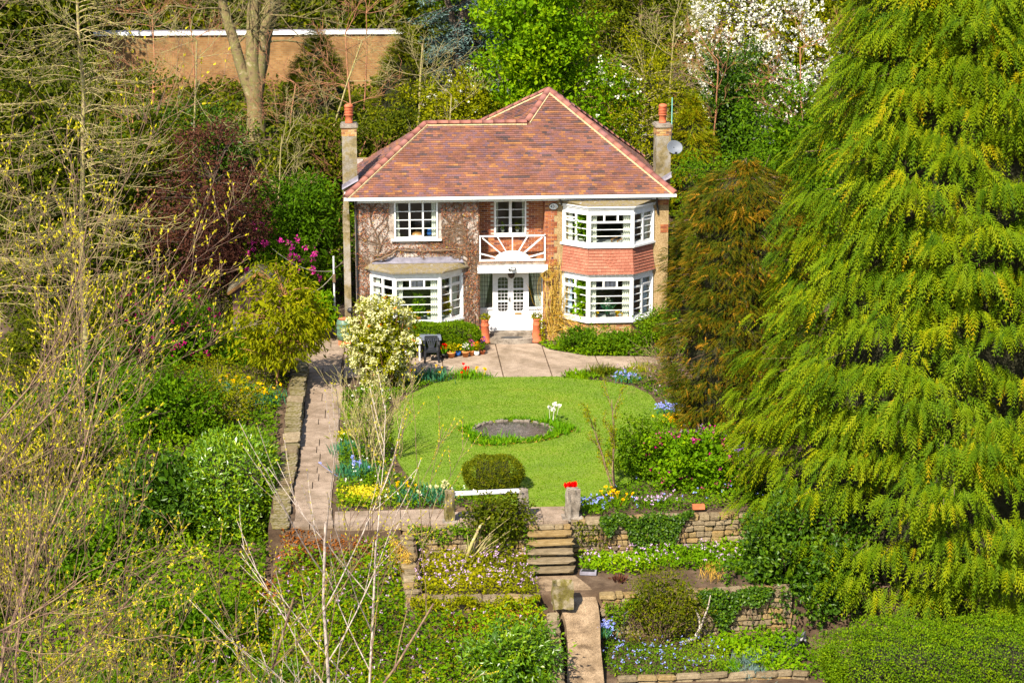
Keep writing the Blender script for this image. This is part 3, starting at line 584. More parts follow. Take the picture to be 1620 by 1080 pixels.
# tile-hung apron between the right bays
def apron(xa, xb, xc, xd, z0, z1):
    body = MB().prism(off2(-.02)+[], z0, z1).build('apron', M['mud'], house); sp = Soup(); rows = 9
    for a, b in (((xa, 0), (xb, -.8)), ((xb, -.8), (xc, -.8)), ((xc, -.8), (xd, 0))):
        a = np.array([*a, 0.]); b = np.array([*b, 0.]); L = np.linalg.norm(b-a); u = (b-a)/L; nn = np.array([u[1], -u[0], 0])
        for r_ in range(rows):
            f0 = r_/rows; flare = .10*(1-f0)**2+.02; fl1 = .10*(1-(r_+1)/rows)**2+.015; ex = flare*.45
            za, zb = z0+(z1-z0)*f0, z0+(z1-z0)*(r_+1.15)/rows; n_ = int((L+2*ex)/.165)+1
            e = np.linspace(-ex, L+ex, n_+1)+(0 if r_ % 2 else .06); e[0] = -ex; e[-1] = L+ex; e = np.clip(e, -ex, L+ex)
            x0 = e[:-1, None]+.003; x1 = e[1:, None]-.003; v = np.clip(rng.normal(.5, .25, n_), 0, 1); zz = np.array([0, 0, 1.])
            A, B = a+u*x0+nn*(flare+.026)+zz*za, a+u*x1+nn*(flare+.026)+zz*za; C, D = a+u*x1+nn*fl1+zz*zb, a+u*x0+nn*fl1+zz*zb
            sp.quads(np.stack([A, B, C, D], 1), v); sp.quads(np.stack([A-nn*.02, B-nn*.02, B, A], 1), v)
    o = sp.build('hanging_tiles', M['hang'], body); o['kind'] = 'stuff'
    d = MB()   # the little diamond of pointed tiles in the middle
    for i, j in ((0, 0), (-1, 0), (1, 0), (0, 1), (0, -1), (-.5, .5), (.5, .5), (-.5, -.5), (.5, -.5)):
        cx, cz = (xb+xc)/2+i*.17, (z0+z1)/2+.03+j*.24; s = .075; y = -.838-.10*(1-(cz-z0)/(z1-z0))**2
        d.add([(cx, y, cz-s*1.2), (cx+s, y, cz), (cx, y+.01, cz+s*1.2), (cx-s, y, cz), (cx, y-.012, cz)], [(0, 1, 4), (1, 2, 4), (2, 3, 4), (3, 0, 4)])
    d.build('diamond_tiles', M['hang'], body)
apron(1.85, 2.65, 4.2, 5.0, 2.60, 3.56)
# dwarf walls under the ground-floor bays
for xa, xb, xc, xd, m in ((-5.0, -4.2, -2.61, -1.81, 'yellowbrick'), (1.85, 2.65, 4.2, 5.0, 'yellowbrick')):
    d = MB().prism([(xa, 0), (xb, -.8), (xc, -.8), (xd, 0)], 0, .86).build('dwarf_wall', M['joint'], house); sp = Soup()
    for a, b in (((xa, 0), (xb, -.8)), ((xb, -.8), (xc, -.8)), ((xc, -.8), (xd, 0))):
        u = np.array([b[0]-a[0], b[1]-a[1], 0.]); L = np.linalg.norm(u); u /= L; bricks(sp, (*a, 0), u, L, .86, (u[1], -u[0], 0))
    sp.build('dwarf_bricks', M[m], d)['kind'] = 'stuff'
# balcony, beam, doors
bal = empty_part('balcony', house)
MB().box(-1.17, 1.17, -.06, .6, 2.80, 2.9).build('floor_slab', M['greystone'], bal)
sp = bricks(Soup(), (-1.19, -.03, 2.83), (1, 0, 0), 2.38, .115, (0, -1, 0), soldier=True); sp.build('soldier_bricks', M['brickmix'], bal)['kind'] = 'stuff'
MB().box(-1.19, 1.19, -.03, .0, 2.83, 2.945).build('soldier_bed', M['joint'], bal)
MB().box(-1.24, 1.26, -.17, .0, 2.55, 2.815).build('beam', M['white'], bal)
yb = -.035
MB().box(-1.17, 1.19, yb-.03, yb+.03, 3.835, 3.885).box(-1.17, 1.19, yb-.03, yb+.03, 2.955, 3.02).box(-1.17, -1.12, yb-.03, yb+.03, 3.02, 3.835).box(1.14, 1.19, yb-.03, yb+.03, 3.02, 3.9).build('balustrade', M['white'], bal)
MB().prism([(.01+.62*math.cos(a), .31*math.sin(a)) for a in np.linspace(0, math.pi, 25)], -.02, .02, Matrix.Translation((0, yb-.012, 3.018)) @ Matrix.Rotation(R(90), 4, 'X')).build('sun_disc', M['white'], bal)
for q0, q1, ww in (((-.55, 3.08), (-1.13, 3.24), .10), ((-.38, 3.22), (-1.05, 3.80), .13), ((-.2, 3.28), (-.52, 3.83), .10), ((.01, 3.3), (.01, 3.83), .085), ((.22, 3.28), (.54, 3.83), .10), ((.40, 3.22), (1.07, 3.80), .13), ((.57, 3.08), (1.15, 3.24), .10)):
    MB().bar((q0[0], yb, q0[1]), (q1[0], yb, q1[1]), .035, ww, (0, 1, 0)).build('ray', M['white'], bal)
for o in [c for c in bal.children if c.name.startswith('ray')]: pass
MB().box(-1.19, 1.2, yb-.035, yb+.035, 2.947, 2.956).build('lead_edge', M['mortar'], bal)
yd = .58
fr = MB().box(-1.17, 1.17, yd-.02, yd+.08, 2.40, 2.5).box(-.66, -.57, yd-.04, yd+.08, .27, 2.4).box(.55, .64, yd-.04, yd+.08, .27, 2.4).box(-1.17, -1.13, yd-.03, yd+.08, .27, 2.4).box(1.11, 1.17, yd-.03, yd+.08, .27, 2.4)
fr.box(-1.13, -.66, yd-.01, yd+.05, .27, 1.06).box(.64, 1.11, yd-.01, yd+.05, .27, 1.06).box(-1.14, -.65, yd-.06, yd+.05, 1.06, 1.12).box(.63, 1.12, yd-.06, yd+.05, 1.06, 1.12).box(-1.08, -.7, yd-.025, yd-.008, .36, .98).box(.69, 1.06, yd-.025, yd-.008, .36, .98)
dr = fr.build('door_frame', M['white'], house)
def oct_light(mb, came, x0, x1, z0, z1, cut_top, cut_bot, y):
    """white filler in the corners so that the light has clipped corners, and lead cames"""
    c = .07
    for sx, xx in ((1, x0), (-1, x1)):
        if cut_top: mb.add([(xx, y-.02, z1), (xx+sx*c, y-.02, z1), (xx, y-.02, z1-c), (xx, y+.02, z1), (xx+sx*c, y+.02, z1), (xx, y+.02, z1-c)], [(0, 2, 1), (3, 4, 5), (1, 2, 5, 4)])
        if cut_bot: mb.add([(xx, y-.02, z0), (xx+sx*c, y-.02, z0), (xx, y-.02, z0+c), (xx, y+.02, z0), (xx+sx*c, y+.02, z0), (xx, y+.02, z0+c)], [(0, 1, 2), (3, 5, 4), (1, 4, 5, 2)])
    for i in (1, 2): q = x0+(x1-x0)*i/3; came.box(q-.007, q+.007, y-.008, y+.008, z0, z1)
    for i in (1, 2): q = z0+(z1-z0)*i/3; came.box(x0, x1, y-.008, y+.008, q-.007, q+.007)
for s, x0, x1 in ((0, -.57, -.012), (1, -.008, .55)):
    mb = MB(); panes = []; a, b = x0+.10, x1-.10; y0, y1 = yd-.03, yd+.02; came = MB()
    mb.box(x0, a, y0, y1, .28, 2.4).box(b, x1, y0, y1, .28, 2.4).box(a, b, y0, y1, .28, .98).box(a, b, y0, y1, 2.24, 2.4)
    zl = [.98, 1.36, 1.80, 2.24]
    for i in range(3):
        z0, z1 = zl[i]+(.03 if i else 0), zl[i+1]-(.03 if i < 2 else 0); oct_light(mb, came, a, b, z0, z1, i == 2, i == 0, yd)
        panes.append(MB().box(a, b, yd+.004, yd+.01, z0, z1))
        if i < 2: mb.box(a, b, y0, y1, zl[i+1]-.03, zl[i+1]+.03)
    mb.box(a, b, y0-.012, y0, .40, .84)
    d = mb.build('door', M['white'], house)
    for q in panes: q.build('pane', M['glass'], d)
    came.build('lead_came', M['railpaint'], d)
    if s: MB().box(.14, .38, y0-.02, y0, .86, .93).build('letter_plate', M['brass'], d)
    else: MB().box(-.06, -.03, y0-.03, y0, 1.34, 1.52).bar((-.045, y0-.05, 1.45), (-.13, y0-.05, 1.45), .02, .02).build('handle', M['black'], d)
for x0, x1, xc in ((-1.13, -.66, 1), (.64, 1.11, -1)):
    l = MB(); MB().box(x0, x1, yd+.02, yd+.026, 1.12, 2.4).build('side_light', M['glass'], dr)
    for q in np.linspace(x0, x1, 6)[1:5]: l.box(q-.006, q+.006, yd+.008, yd+.019, 1.12, 2.4)
    for q in np.linspace(1.12, 2.4, 9)[1:8]: l.box(x0, x1, yd+.008, yd+.019, q-.006, q+.006)
    l.build('lead_came', M['grey_plastic'], dr); Mx = frame_of((x0, yd, 0), (1, 0, 0), 0)
    if xc > 0: curtain(dr, Mx, 0, .42, 1.12, 2.4, M['cream'], .09, x1b=.2)
    else: curtain(dr, Mx, .06, .47, 1.12, 2.4, M['cream'], .09, x0b=.26)
MB().prism([(-.88, .56)]+[(-.02+.86*math.cos(a), -.02+.42*math.sin(a)) for a in np.linspace(math.pi, 2*math.pi, 25)]+[(.84, .56)], 0, .17).build('doorstep', M['greystone'], house)
MB().box(-.75, .72, .16, .58, .17, .265).build('doorstep', M['greystone'], house)
tag(MB().prism([(-.02+.4*math.cos(a), -.12+.13*math.sin(a)) for a in np.linspace(0, math.pi*2, 25)[:-1]], .172, .19).build('door_mat', M['black']), 'dark oval door mat on the round front step', 'mat')
# roof
def plane_tiles(sp, poly3, gauge=.105, wdt=.168, lift=.026):
    P = np.array(poly3, float); o = P[0]; u = U(P[1]-P[0]); nn = U(np.cross(P[1]-P[0], P[2]-P[0])); nn = nn if nn[2] > 0 else -nn
    ww = np.cross(nn, u); ww = ww if ww[2] > 0 else -ww
    q = np.c_[(P-o)@u, (P-o)@ww]; x0, x1 = q[:, 0].min(), q[:, 0].max(); h = q[:, 1].max(); rows = int(h/gauge)+1; run = .5
    for r_ in range(rows):
        xs_ = np.arange(x0-.2, x1+.2, wdt)+(wdt/2 if r_ % 2 else 0); n_ = len(xs_)
        z = rng.normal(size=n_)*.6; v = np.zeros(n_)
        for i in range(n_): run = .45*run+.55*rng.uniform() if rng.random() < .75 else run; v[i] = run
        v = np.clip((v-.5)*1.45+.5+rng.normal(size=n_)*.08, 0, 1)
        c = np.c_[xs_+wdt/2, np.full(n_, (r_+.5)*gauge)]; k = inside(c, q)
        xs2, v = xs_[k], v[k]
        if not len(xs2): continue
        a = o+u*(xs2[:, None]+.0015); b = o+u*(xs2[:, None]+wdt-.0015); lo = ww*(r_*gauge); hi = ww*((r_+1.1)*gauge)
        e = nn*(lift+rng.normal(size=len(xs2))*.002)[:, None]
        A, B, C, D = a+lo+e, b+lo+e, b+hi+nn*.005, a+hi+nn*.005
        sp.quads(np.stack([A, B, C, D], 1), v); sp.quads(np.stack([A-e, B-e, B, A], 1), v)
    return sp
EZ = 5.36; EL, ER, EF = -5.86, 5.76, -.34
zr = lambda y: EZ+.75*(y-EF)
A0 = (EL, EF, EZ); A1 = (ER, EF, EZ); RL = (-2.96, EF+2.9, zr(EF+2.9)); RM = (.72, EF+2.9, zr(EF+2.9)); AP = (1.65, 3.92, zr(3.92))
BL = (EL, EF+5.8, EZ); BR = (ER, 3.92+4.26, EZ); LB = tuple(np.array(AP)+2.3*(np.array((-.12, 5.35, 7.5))-np.array(AP)))
roof = MB()
for f in ([A0, A1, AP, RM, RL], [A0, RL, BL], [A1, BR, AP], [RL, RM, (RM[0], BL[1], EZ), BL], [AP, LB, RM], [AP, BR, LB]):
    roof.add([(p[0], p[1], p[2]) for p in f], [tuple(range(len(f)))])
roof.add([A0, A1, BR, BL], [(0, 1, 2, 3)], Matrix.Translation((0, 0, -.06))).add([(EL, EF, EZ-.06), (ER, EF, EZ-.06), A1, A0], [(0, 1, 2, 3)])
rf = roof.build('roof', M['bark_dark'], house)
sp = Soup(); plane_tiles(sp, [A0, A1, AP, RM, RL]); plane_tiles(sp, [BL, A0, RL]); plane_tiles(sp, [A1, BR, AP]); plane_tiles(sp, [RM, LB, AP][::1]); 
sp.build('roof_tiles', M['tile'], rf)['kind'] = 'stuff'
me_r = MB(); k = 8; V = []
for z in (0, .43): V += [(.125*math.cos(a)*(1.0 if z == 0 else .93), z, .105*math.sin(a)*(1.0 if z == 0 else .93)) for a in np.linspace(0, math.pi, k)]
me_r.add(V, [(i, i+1, k+i+1, k+i) for i in range(k-1)]+[tuple(range(k)), tuple(range(k, 2*k))[::-1]])
tmp = me_r.build('ridge_tile', M['ridge']); rme = tmp.data; rme.shade_smooth(); bpy.data.objects.remove(tmp)
mort = MB()
def ridge(a, b, nl, nr):
    a, b = Vector(a), Vector(b); d = b-a; L = d.length; d.normalize(); s = d.cross(Vector((0, 0, 1))).normalized(); up = s.cross(d)
    n_ = max(1, round(L/.40)); Mr = Matrix((s, d, up)).transposed().to_euler()
    for i in range(n_):
        o = bpy.data.objects.new('ridge_tile', rme); COL.objects.link(o); o.parent = rf; o.location = a+d*(L*i/n_)+up*(.012+rng.normal()*.004); o.rotation_euler = Mr; o.scale = (1, L/n_/.425, 1)
    for q, off in ((nl, -1), (nr, 1)):
        if q is None: continue
        q = Vector(q); s2 = (q-a); s2 = s2-d*s2.dot(d); s2.normalize(); mort.bar(a+s2*.135+up*.03, b+s2*.135+up*.03, .05, .05)
cf = (0, EF, EZ)
ridge(A0, RL, (EL, EF+3, EZ), cf); ridge(RL, RM, cf, None); ridge(A1, AP, cf, None); ridge(RM, AP, LB, (3, EF, EZ)); ridge(AP, LB, RM, None); ridge(BR, AP, None, None)
mort.build('mortar_bedding', M['mortar'], rf)
gt = MB().box(EL-.05, ER+.03, EF-.13, EF-.02, EZ-.10, EZ-.01).box(EL-.05, EL+.06, EF-.02, 5.4, EZ-.10, EZ-.01).build('gutter', M['white'], house)
MB().box(-5.55, 5.59, -.19, -.16, ZE-.17, ZE-.02).box(-5.57, 5.6, -.20, .0, ZE-.02, ZE+.01).build('fascia', M['white'], house)
dp = MB().tube([(-5.5, EF-.05, EZ-.1), (-5.5, EF-.02, EZ-.2), (-5.5, -.06, 5.0), (-5.5, -.06, .1)], .04, 8).tube([(1.62, EF-.05, EZ-.1), (1.72, -.2, 5.1), (1.75, -.06, 4.95)], .03, 6).tube([(5.1, EF-.05, EZ-.1), (5.15, -.1, 5.0), (5.2, -.05, 4.6)], .035, 6)
dp.build('downpipe', M['black'], house)
def chimney(cx, y0, zb, zt, w_, d, ext, label):
    c = empty_part('chimney', house); c['label'] = label
    MB().box(cx-w_/2, cx+w_/2, y0, y0+d, zb, zt-.40).build('stack', M['stack'], c)
    MB().box(cx-w_/2+.002, cx+w_/2-.002, y0+.002, y0+d-.002, zt-.40, zt-.10).build('brick_core', M['joint'], c)
    sp = Soup()
    for o, u, L, n_ in (((cx-w_/2, y0, zt-.40), (1, 0, 0), w_, (0, -1, 0)), ((cx-w_/2, y0+d, zt-.40), (0, -1, 0), d, (-1, 0, 0)), ((cx+w_/2, y0, zt-.40), (0, 1, 0), d, (1, 0, 0))): bricks(sp, o, u, L, .30, n_)
    sp.build('bricks', M['yellowbrick'], c)['kind'] = 'stuff'
    MB().box(cx-w_/2-.05, cx+w_/2+.05, y0-.05, y0+d+.05, zt-.10, zt-.03).box(cx-w_/2-.01, cx+w_/2+.01, y0-.01, y0+d+.01, zt-.03, zt+.02).build('cap', M['greystone'], c)
    pr = [(.135, 0), (.145, .03), (.13, .05), (.125, .26), (.16, .28), (.16, .30)]
    for i in range(5): pr += [(.16, .31+i*.055), (.135, .318+i*.055), (.135, .345+i*.055), (.16, .353+i*.055)]
    pr += [(.16, .60), (.13, .66), (.06, .68)]
    MB().lathe(pr, (cx, y0+d/2, zt+.02), 16).build('chimney_pot', M['chimpot'], c, True)
    if ext:
        MB().box(cx-w_/2-.02, cx-w_/2+.22, y0-.16, y0+d+.1, 0, 3.9).box(cx-w_/2, cx-w_/2+.20, y0-.1, y0+d, 4.55, 5.25).build('breast', M['stack'], c)
        MB().box(cx-w_/2-.03, cx-w_/2+.22, y0-.15, y0+d+.1, 3.9, 4.55).build('shoulder', M['mossstone'], c)
    MB().add([(cx-w_/2-.03, y0-.03, zb+.28), (cx+w_/2+.03, y0-.03, zb+.62), (cx+w_/2+.03, y0-.03, zb+.74), (cx-w_/2-.03, y0-.03, zb+.40), (cx-w_/2-.03, y0-.16, zb+.24), (cx+w_/2+.03, y0-.16, zb+.55)], [(0, 1, 2, 3), (4, 5, 1, 0)]).build('flashing', M['lead'], c)
    return c
chimney(-5.70, 1.0, 5.2, 7.72, .52, .75, True, 'left chimney running down the side wall')
chimney(5.52, 1.0, 5.2, 7.62, .52, .75, False, 'right chimney behind the roof hip')
t = thing('satellite_dish', 'grey satellite dish on the right chimney stack', 'satellite dish', (5.72, .9, 6.7))
Mx = Matrix.Translation((5.86, .62, 6.86)) @ Matrix.Rotation(R(64), 4, 'X') @ Matrix.Rotation(R(12), 4, 'Y') @ Matrix.Diagonal((1, .85, 1, 1))
MB().lathe([(.01, .0), (.14, .02), (.26, .075), (.30, .11), (.285, .105), (.13, .03), (.01, .012)], (0, 0, -.1), 24, Mx).build('reflector', M['dish'], t, True)
MB().tube([(5.84, .70, 6.85), (5.76, .86, 6.66), (5.74, 1.0, 6.60)], .02).build('bracket', M['black'], t); MB().tube([(5.84, .68, 6.62), (5.86, .32, 6.70)], .012).box(5.82, 5.90, .26, .34, 6.66, 6.74).build('feed_arm', M['grey_plastic'], t)
t = thing('aerial_pole', 'thin green aerial pole beside the right chimney', 'aerial', (5.82, 1.3, 7.2)); MB().tube([(5.84, 1.3, 6.9), (5.84, 1.3, 8.55)], .02, 6).build('mast', M['copper'], t); MB().box(5.76, 5.9, 1.26, 1.34, 7.2, 7.25).build('clamp', M['black'], t)
# number plaque, floodlight, lantern, alarm
t = thing('number_plaque', 'oval white house number plaque reading 43a', 'sign', (1.47, -.05, 4.91)); rot = Matrix.Rotation(R(90), 4, 'X')
el = lambda a, b: [(a*math.cos(q), b*math.sin(q)) for q in np.linspace(0, 2*math.pi, 33)[:-1]]
MB().prism(el(.17, .125), -.012, .012, Matrix.Translation((1.47, -.045, 4.90)) @ rot).build('rim', M['black'], t); MB().prism(el(.15, .105), -.012, .012, Matrix.Translation((1.47, -.060, 4.90)) @ rot).build('face', M['white'], t)
def text(s, loc, size, mat, parent):
    cu = bpy.data.curves.new('digits', 'FONT'); cu.body = s; cu.size = size; cu.extrude = .003; cu.align_x = 'CENTER'; cu.align_y = 'CENTER'; cu.materials.append(mat)
    o = bpy.data.objects.new('digits', cu); COL.objects.link(o); bpy.context.view_layer.update()
    me = bpy.data.meshes.new_from_object(o.evaluated_get(bpy.context.evaluated_depsgraph_get())); bpy.data.objects.remove(o); o = bpy.data.objects.new('digits', me); COL.objects.link(o)
    if not me.materials: me.materials.append(mat)
    o.location = Vector(loc)-WL[parent.name]; o.rotation_euler = (R(90), 0, 0); o.parent = parent; return o
text('43', (1.43, -.078, 4.90), .16, M['black'], t); text('a', (1.555, -.078, 4.895), .14, M['brass'], t)
t = thing('floodlight', 'small dark floodlight on the white beam over the door', 'light', (.02, -.2, 2.7)); MB().box(-.06, .10, -.27, -.19, 2.67, 2.77).build('housing', M['black'], t); MB().box(-.04, .08, -.274, -.27, 2.69, 2.75).build('lens', M['white'], t); MB().box(-.15, -.08, -.24, -.18, 2.66, 2.71).build('sensor', M['black'], t)
t = thing('porch_lantern', 'round dark lantern hanging above the front doors', 'lantern', (-.01, .25, 2.5)); MB().lathe([(.02, -.2), (.10, -.14), (.13, -.03), (.11, .06), (.03, .10)], (-.01, .22, 2.46), 14).build('globe', M['bark_dark'], t, True); MB().tube([(-.01, .22, 2.5), (-.01, .22, 2.62)], .01).build('stem', M['black'], t)
# ---------------------------------------------------------------- plants
def curve(a, b, sag=0., n=7, jit=.0):
    a = np.array(a, float); b = np.array(b, float); t = np.linspace(0, 1, n)[:, None]; p = a+(b-a)*t
    p[:, 2] += sag*np.sin(t[:, 0]*math.pi)
    if jit: p[1:-1] += np.cumsum(rng.normal(size=(n-2, 3))*jit, 0)*np.sin(t[1:-1]*math.pi)
    return p
def lumps(d, k=7, amp=.3):
    w_ = rdir(k); s = np.zeros(len(d))
    for q in w_: s += np.maximum(0, d@q)**4
    return 1-amp/2+amp*np.minimum(s, 1.2)
def crown(sp, c, rad, n_cl, n_lf, L, W, cl_r=.35, shell=.5, droop=.1, up=.35, lump=.35, out=.6, vm=.45, vs=.16, flat=.8, fill=.12, zmin=None, back=.5, power=2., asp=.3):
    """clumps of leaves through an ellipsoid; thinner on the side away from the path"""
    c = np.array(c, float); rad = np.array(rad, float); d = rdir(n_cl); n_lf = int(n_lf*.72); L *= 1.13; W *= 1.15; d = d[(d[:, 1] < .25) | (rng.random(n_cl) < back)]
    if power != 2: d = np.sign(d)*np.abs(d)**(2/power); d /= (np.abs(d)**power).sum(1, keepdims=True)**(1/power)
    lu = lumps(U(d), 9, lump)[:, None]; r = rng.uniform(shell**3, 1, len(d))[:, None]**(1/3)
    cc = c+d*rad*r*lu
    if zmin is not None: k = cc[:, 2] > zmin; cc, d = cc[k], d[k]
    n = n_lf*len(cc); idx = np.repeat(np.arange(len(cc)), n_lf); o = U(d/rad)[idx]; cv = np.clip(rng.normal(vm, vs, len(cc)), 0, 1)
    P = cc[idx]+rng.normal(size=(n, 3))*cl_r*np.array([1, 1, flat])*.55
    if zmin is not None: P[:, 2] = np.maximum(P[:, 2], zmin)
    A = o*out+rdir(n)+[0, 0, -droop]; N = rdir(n)*.8+o*.5+[0, 0, up]
    sp.leaves(P, A, N, L*rng.uniform(.65, 1.3, n), W*rng.uniform(.7, 1.25, n), np.clip(cv[idx]+rng.normal(size=n)*asp*.55, 0, 1))
    m = int(n*fill)
    if m:
        q = c+rdir(m)*rad*(rng.random(m)[:, None]**.4)*.78
        if zmin is not None: q[:, 2] = np.maximum(q[:, 2], zmin)
        sp.leaves(q, rdir(m), rdir(m), L*2.6, W*2.6, np.clip(rng.normal(vm-.1, vs, m), 0, 1))
    return cc
def plant(name, label, cat, base, c, rad, mat, n_cl, n_lf, L, W, bark='bark', stems=6, r0=.04, limbs=30, trunk=None, group=None, crown_name='crown', **kw):
    """base: foot of the plant, c/rad: crown ellipsoid"""
    t = thing(name, label, cat, base, group); sp = Soup(); cc = crown(sp, c, rad, n_cl, n_lf, L, W, **kw); sp.build(crown_name, M[mat], t)
    st = Soup(); base = np.array(base, float); c = np.array(c, float)
    pick = cc[rng.permutation(len(cc))[:limbs]]
    if trunk:
        top = np.array([c[0], c[1], c[2]+rad[2]*.55]); tr = curve(base-[0, 0, .2], top, 0, 10, trunk*.25); st.tube(tr, np.linspace(trunk, trunk*.25, 10), 8)
        for q in pick:
            h = np.clip((q[2]-.25*np.linalg.norm((q-c)[:2])-base[2])/(top[2]-base[2]), .25, .97)*9; i = int(h); a = tr[i]+(tr[min(9, i+1)]-tr[i])*(h-i)
            st.tube(curve(a, q, rad[2]*.05, 6, trunk*.2), np.linspace(trunk*.28, .012, 6), 4)
    else:
        for i, q in enumerate(pick):
            f = base+np.array([rng.normal()*.12*rad[0], rng.normal()*.12*rad[1], -.05]); st.tube(curve(f, q, rad[2]*.1, 6, r0*.8), np.linspace(r0, r0*.25, 6), 4)
    st.build('trunk' if trunk else 'stems', M[bark], t, True); return t, cc
def blossom(parent, cc, mat, n, per, size, spread, name='blossom', top=None, outc=None, push=.0):
    sp = Soup(); k = rng.integers(0, len(cc), n); q = cc[k].copy()
    if top is not None:
        o = np.argsort(-cc[:, 2]-(cc[:, 1]*-.4))[:max(5, int(len(cc)*top))]; q = cc[o[rng.integers(0, len(o), n)]].copy()
    if outc is not None: q += U(q-np.array(outc))*push
    q += rng.normal(size=q.shape)*spread; idx = np.repeat(np.arange(n), per); m = len(idx)
    sp.leaves(q[idx]+rng.normal(size=(m, 3))*size*.35, rdir(m)+[0, -.2, .4], rdir(m)+[0, -.4, .6], size*rng.uniform(.6, 1.1, m), size*rng.uniform(.5, .9, m), rng.random(m), .1); return sp.build(name, M[mat], parent)
# ---- conifers: flat drooping sprays on tiers of branches
FR = []
def frond_arrays(P, A, N, L, v, width=.5, pairs=6, droop=.35):
    """each frond: a thin axis and pairs of side leaflets, bending down towards the tip"""
    A = U(A); B = U(np.cross(N, A)); N = np.cross(A, B); L = L[:, None]; dn = np.array([0, 0, -1.]); out = []; vv = []
    at = lambda s: P+A*L*s+dn*L*droop*s*s
    w0 = .02
    out.append(np.stack([P-B*w0*.5, P+B*w0*.5, at(1.)], 1)); vv.append(v)
    for i in range(pairs):
        s = .12+.78*i/(pairs-1); ln = width*L*(1-.62*s)*.75; wd = .115*L
        for sg in (-1, 1):
            b = at(s); d_ = U(A*.8+B*sg*.75+dn*.18*s); e = b+d_*ln+dn*ln*.2; side = U(A-B*sg*.4)*wd*.5
            out.append(np.stack([b-side*.6, b+side*.9, e], 1)); vv.append(np.clip(v+.12*s, 0, 1))
    return out, vv
def conifer(name, label, base, height, prof, mat, n_sh, per, L=.36, pairs=4, spread=.45, trunk=.28, droop=.5, tip=.22, cut=None, vm=.4, vs=.16, hang=.9, core=.66, ylim=.12, tier=.9, squash=1.):
    """prof(t): radius at relative height t"""
    t_ = thing(name, label, 'tree', base); base = np.array(base, float); sp = Soup(); st = Soup()
    a = rng.uniform(0, 2*math.pi, n_sh); f = rng.random(n_sh); f = f**.8; tz = f; k = (np.sin(a) < .35) | (rng.random(n_sh) < ylim); a, tz = a[k], tz[k]
    zz = tz*height; ph = rng.uniform(0, tier, 1); zz = zz+.28*np.sin((zz+.6*np.sin(a*3)+.35*np.sin(a*7))*2*math.pi/tier)
    tz = np.clip(zz/height, .0, 1); rr = prof(tz)*(.93+.07*np.sin(a*5+zz*1.1)+.05*np.sin(a*11-zz*2.3)+rng.normal(size=len(a))*.05-.14*(rng.random(len(a)) < .25))
    o = np.c_[np.cos(a), np.sin(a)*squash, np.zeros(len(a))]; anc = base+o*rr[:, None]+np.c_[np.zeros((len(a), 2)), zz]; o = U(o)
    if cut is not None: k = cut(anc); anc, o, rr, zz = anc[k], o[k], rr[k], zz[k]
    n = len(anc)*per; idx = np.repeat(np.arange(len(anc)), per); s = rng.uniform(-1, 1, n); side = np.cross(o, [0, 0, 1.])[idx]; cv = np.clip(rng.normal(vm, vs, len(anc)), .05, .85)
    rad = rng.random(n)
    P = anc[idx]+side*(s*spread)[:, None]-o[idx]*((s*s*.35+rad*.5)*spread)[:, None]+np.c_[np.zeros((n, 2)), -(s*s)*.16+rng.normal(size=n)*.07+rad*.10]
    A = o[idx]*.75+side*(s*.7)[:, None]+rng.normal(size=(n, 3))*.24+[0, 0, -hang*.55]; N = o[idx]*.8+[0, 0, .7]+rng.normal(size=(n, 3))*.25
    v = np.clip(cv[idx]+rng.normal(size=n)*.12+tip*(1-rad)*.6, 0, 1); v = np.where(rng.random(n) < .02, .97, v)
    out, vv = frond_arrays(P, A, N, L*rng.uniform(.6, 1.25, n), v, droop=droop, pairs=pairs)
    for q, w_ in zip(out, vv): sp.tris(q, w_)
    sp.build('crown', M[mat], t_)
    st.tube(np.array([base+[0, 0, -.3], base+[0, 0, height*.5], base+[0, 0, height*.97]]), np.array([trunk, trunk*.6, .03]), 8)
    for i in rng.permutation(len(anc))[:min(len(anc), 420)]:
        q = anc[i]-o[i]*.05; st.tube(curve(base+[0, 0, max(.3, (q-base)[2]-.25*rr[i])], q, .12*rr[i], 6, .03), np.linspace(.035, .010, 6), 3)
    st.build('trunk', M['bark'], t_)
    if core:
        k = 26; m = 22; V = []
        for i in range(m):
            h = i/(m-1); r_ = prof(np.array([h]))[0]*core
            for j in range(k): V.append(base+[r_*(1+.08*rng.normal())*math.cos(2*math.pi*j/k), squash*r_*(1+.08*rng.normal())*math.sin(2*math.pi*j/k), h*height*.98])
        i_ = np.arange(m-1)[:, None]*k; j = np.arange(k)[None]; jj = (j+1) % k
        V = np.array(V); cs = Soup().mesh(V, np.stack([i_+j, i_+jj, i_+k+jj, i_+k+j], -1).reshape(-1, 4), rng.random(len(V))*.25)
        cs.build('inner_branches', M['inner'], t_)  # added solid core: blocks light through the crown, coloured dark as interior shade
    return t_, anc
# the great cypress and its neighbour
tp = lambda *pts: (lambda t: np.interp(t, [p[0] for p in pts], [p[1] for p in pts]))
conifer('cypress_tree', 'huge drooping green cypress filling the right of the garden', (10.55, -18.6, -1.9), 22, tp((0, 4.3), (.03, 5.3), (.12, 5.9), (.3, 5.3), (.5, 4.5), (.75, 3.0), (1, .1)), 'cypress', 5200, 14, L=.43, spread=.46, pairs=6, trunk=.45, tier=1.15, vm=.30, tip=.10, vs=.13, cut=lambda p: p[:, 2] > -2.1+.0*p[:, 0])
conifer('cypress_tree', 'second tall green cypress at the right edge behind the huge one', (13.6, -9.5, -.4), 20, tp((0, 3.5), (.1, 4.2), (.4, 3.8), (.75, 2.6), (1, .1)), 'cypress', 2600, 12, L=.46, spread=.55, trunk=.35, vm=.30, tip=.10, vs=.13, cut=lambda p: (p[:, 0] < 16) & (p[:, 2] > 6))
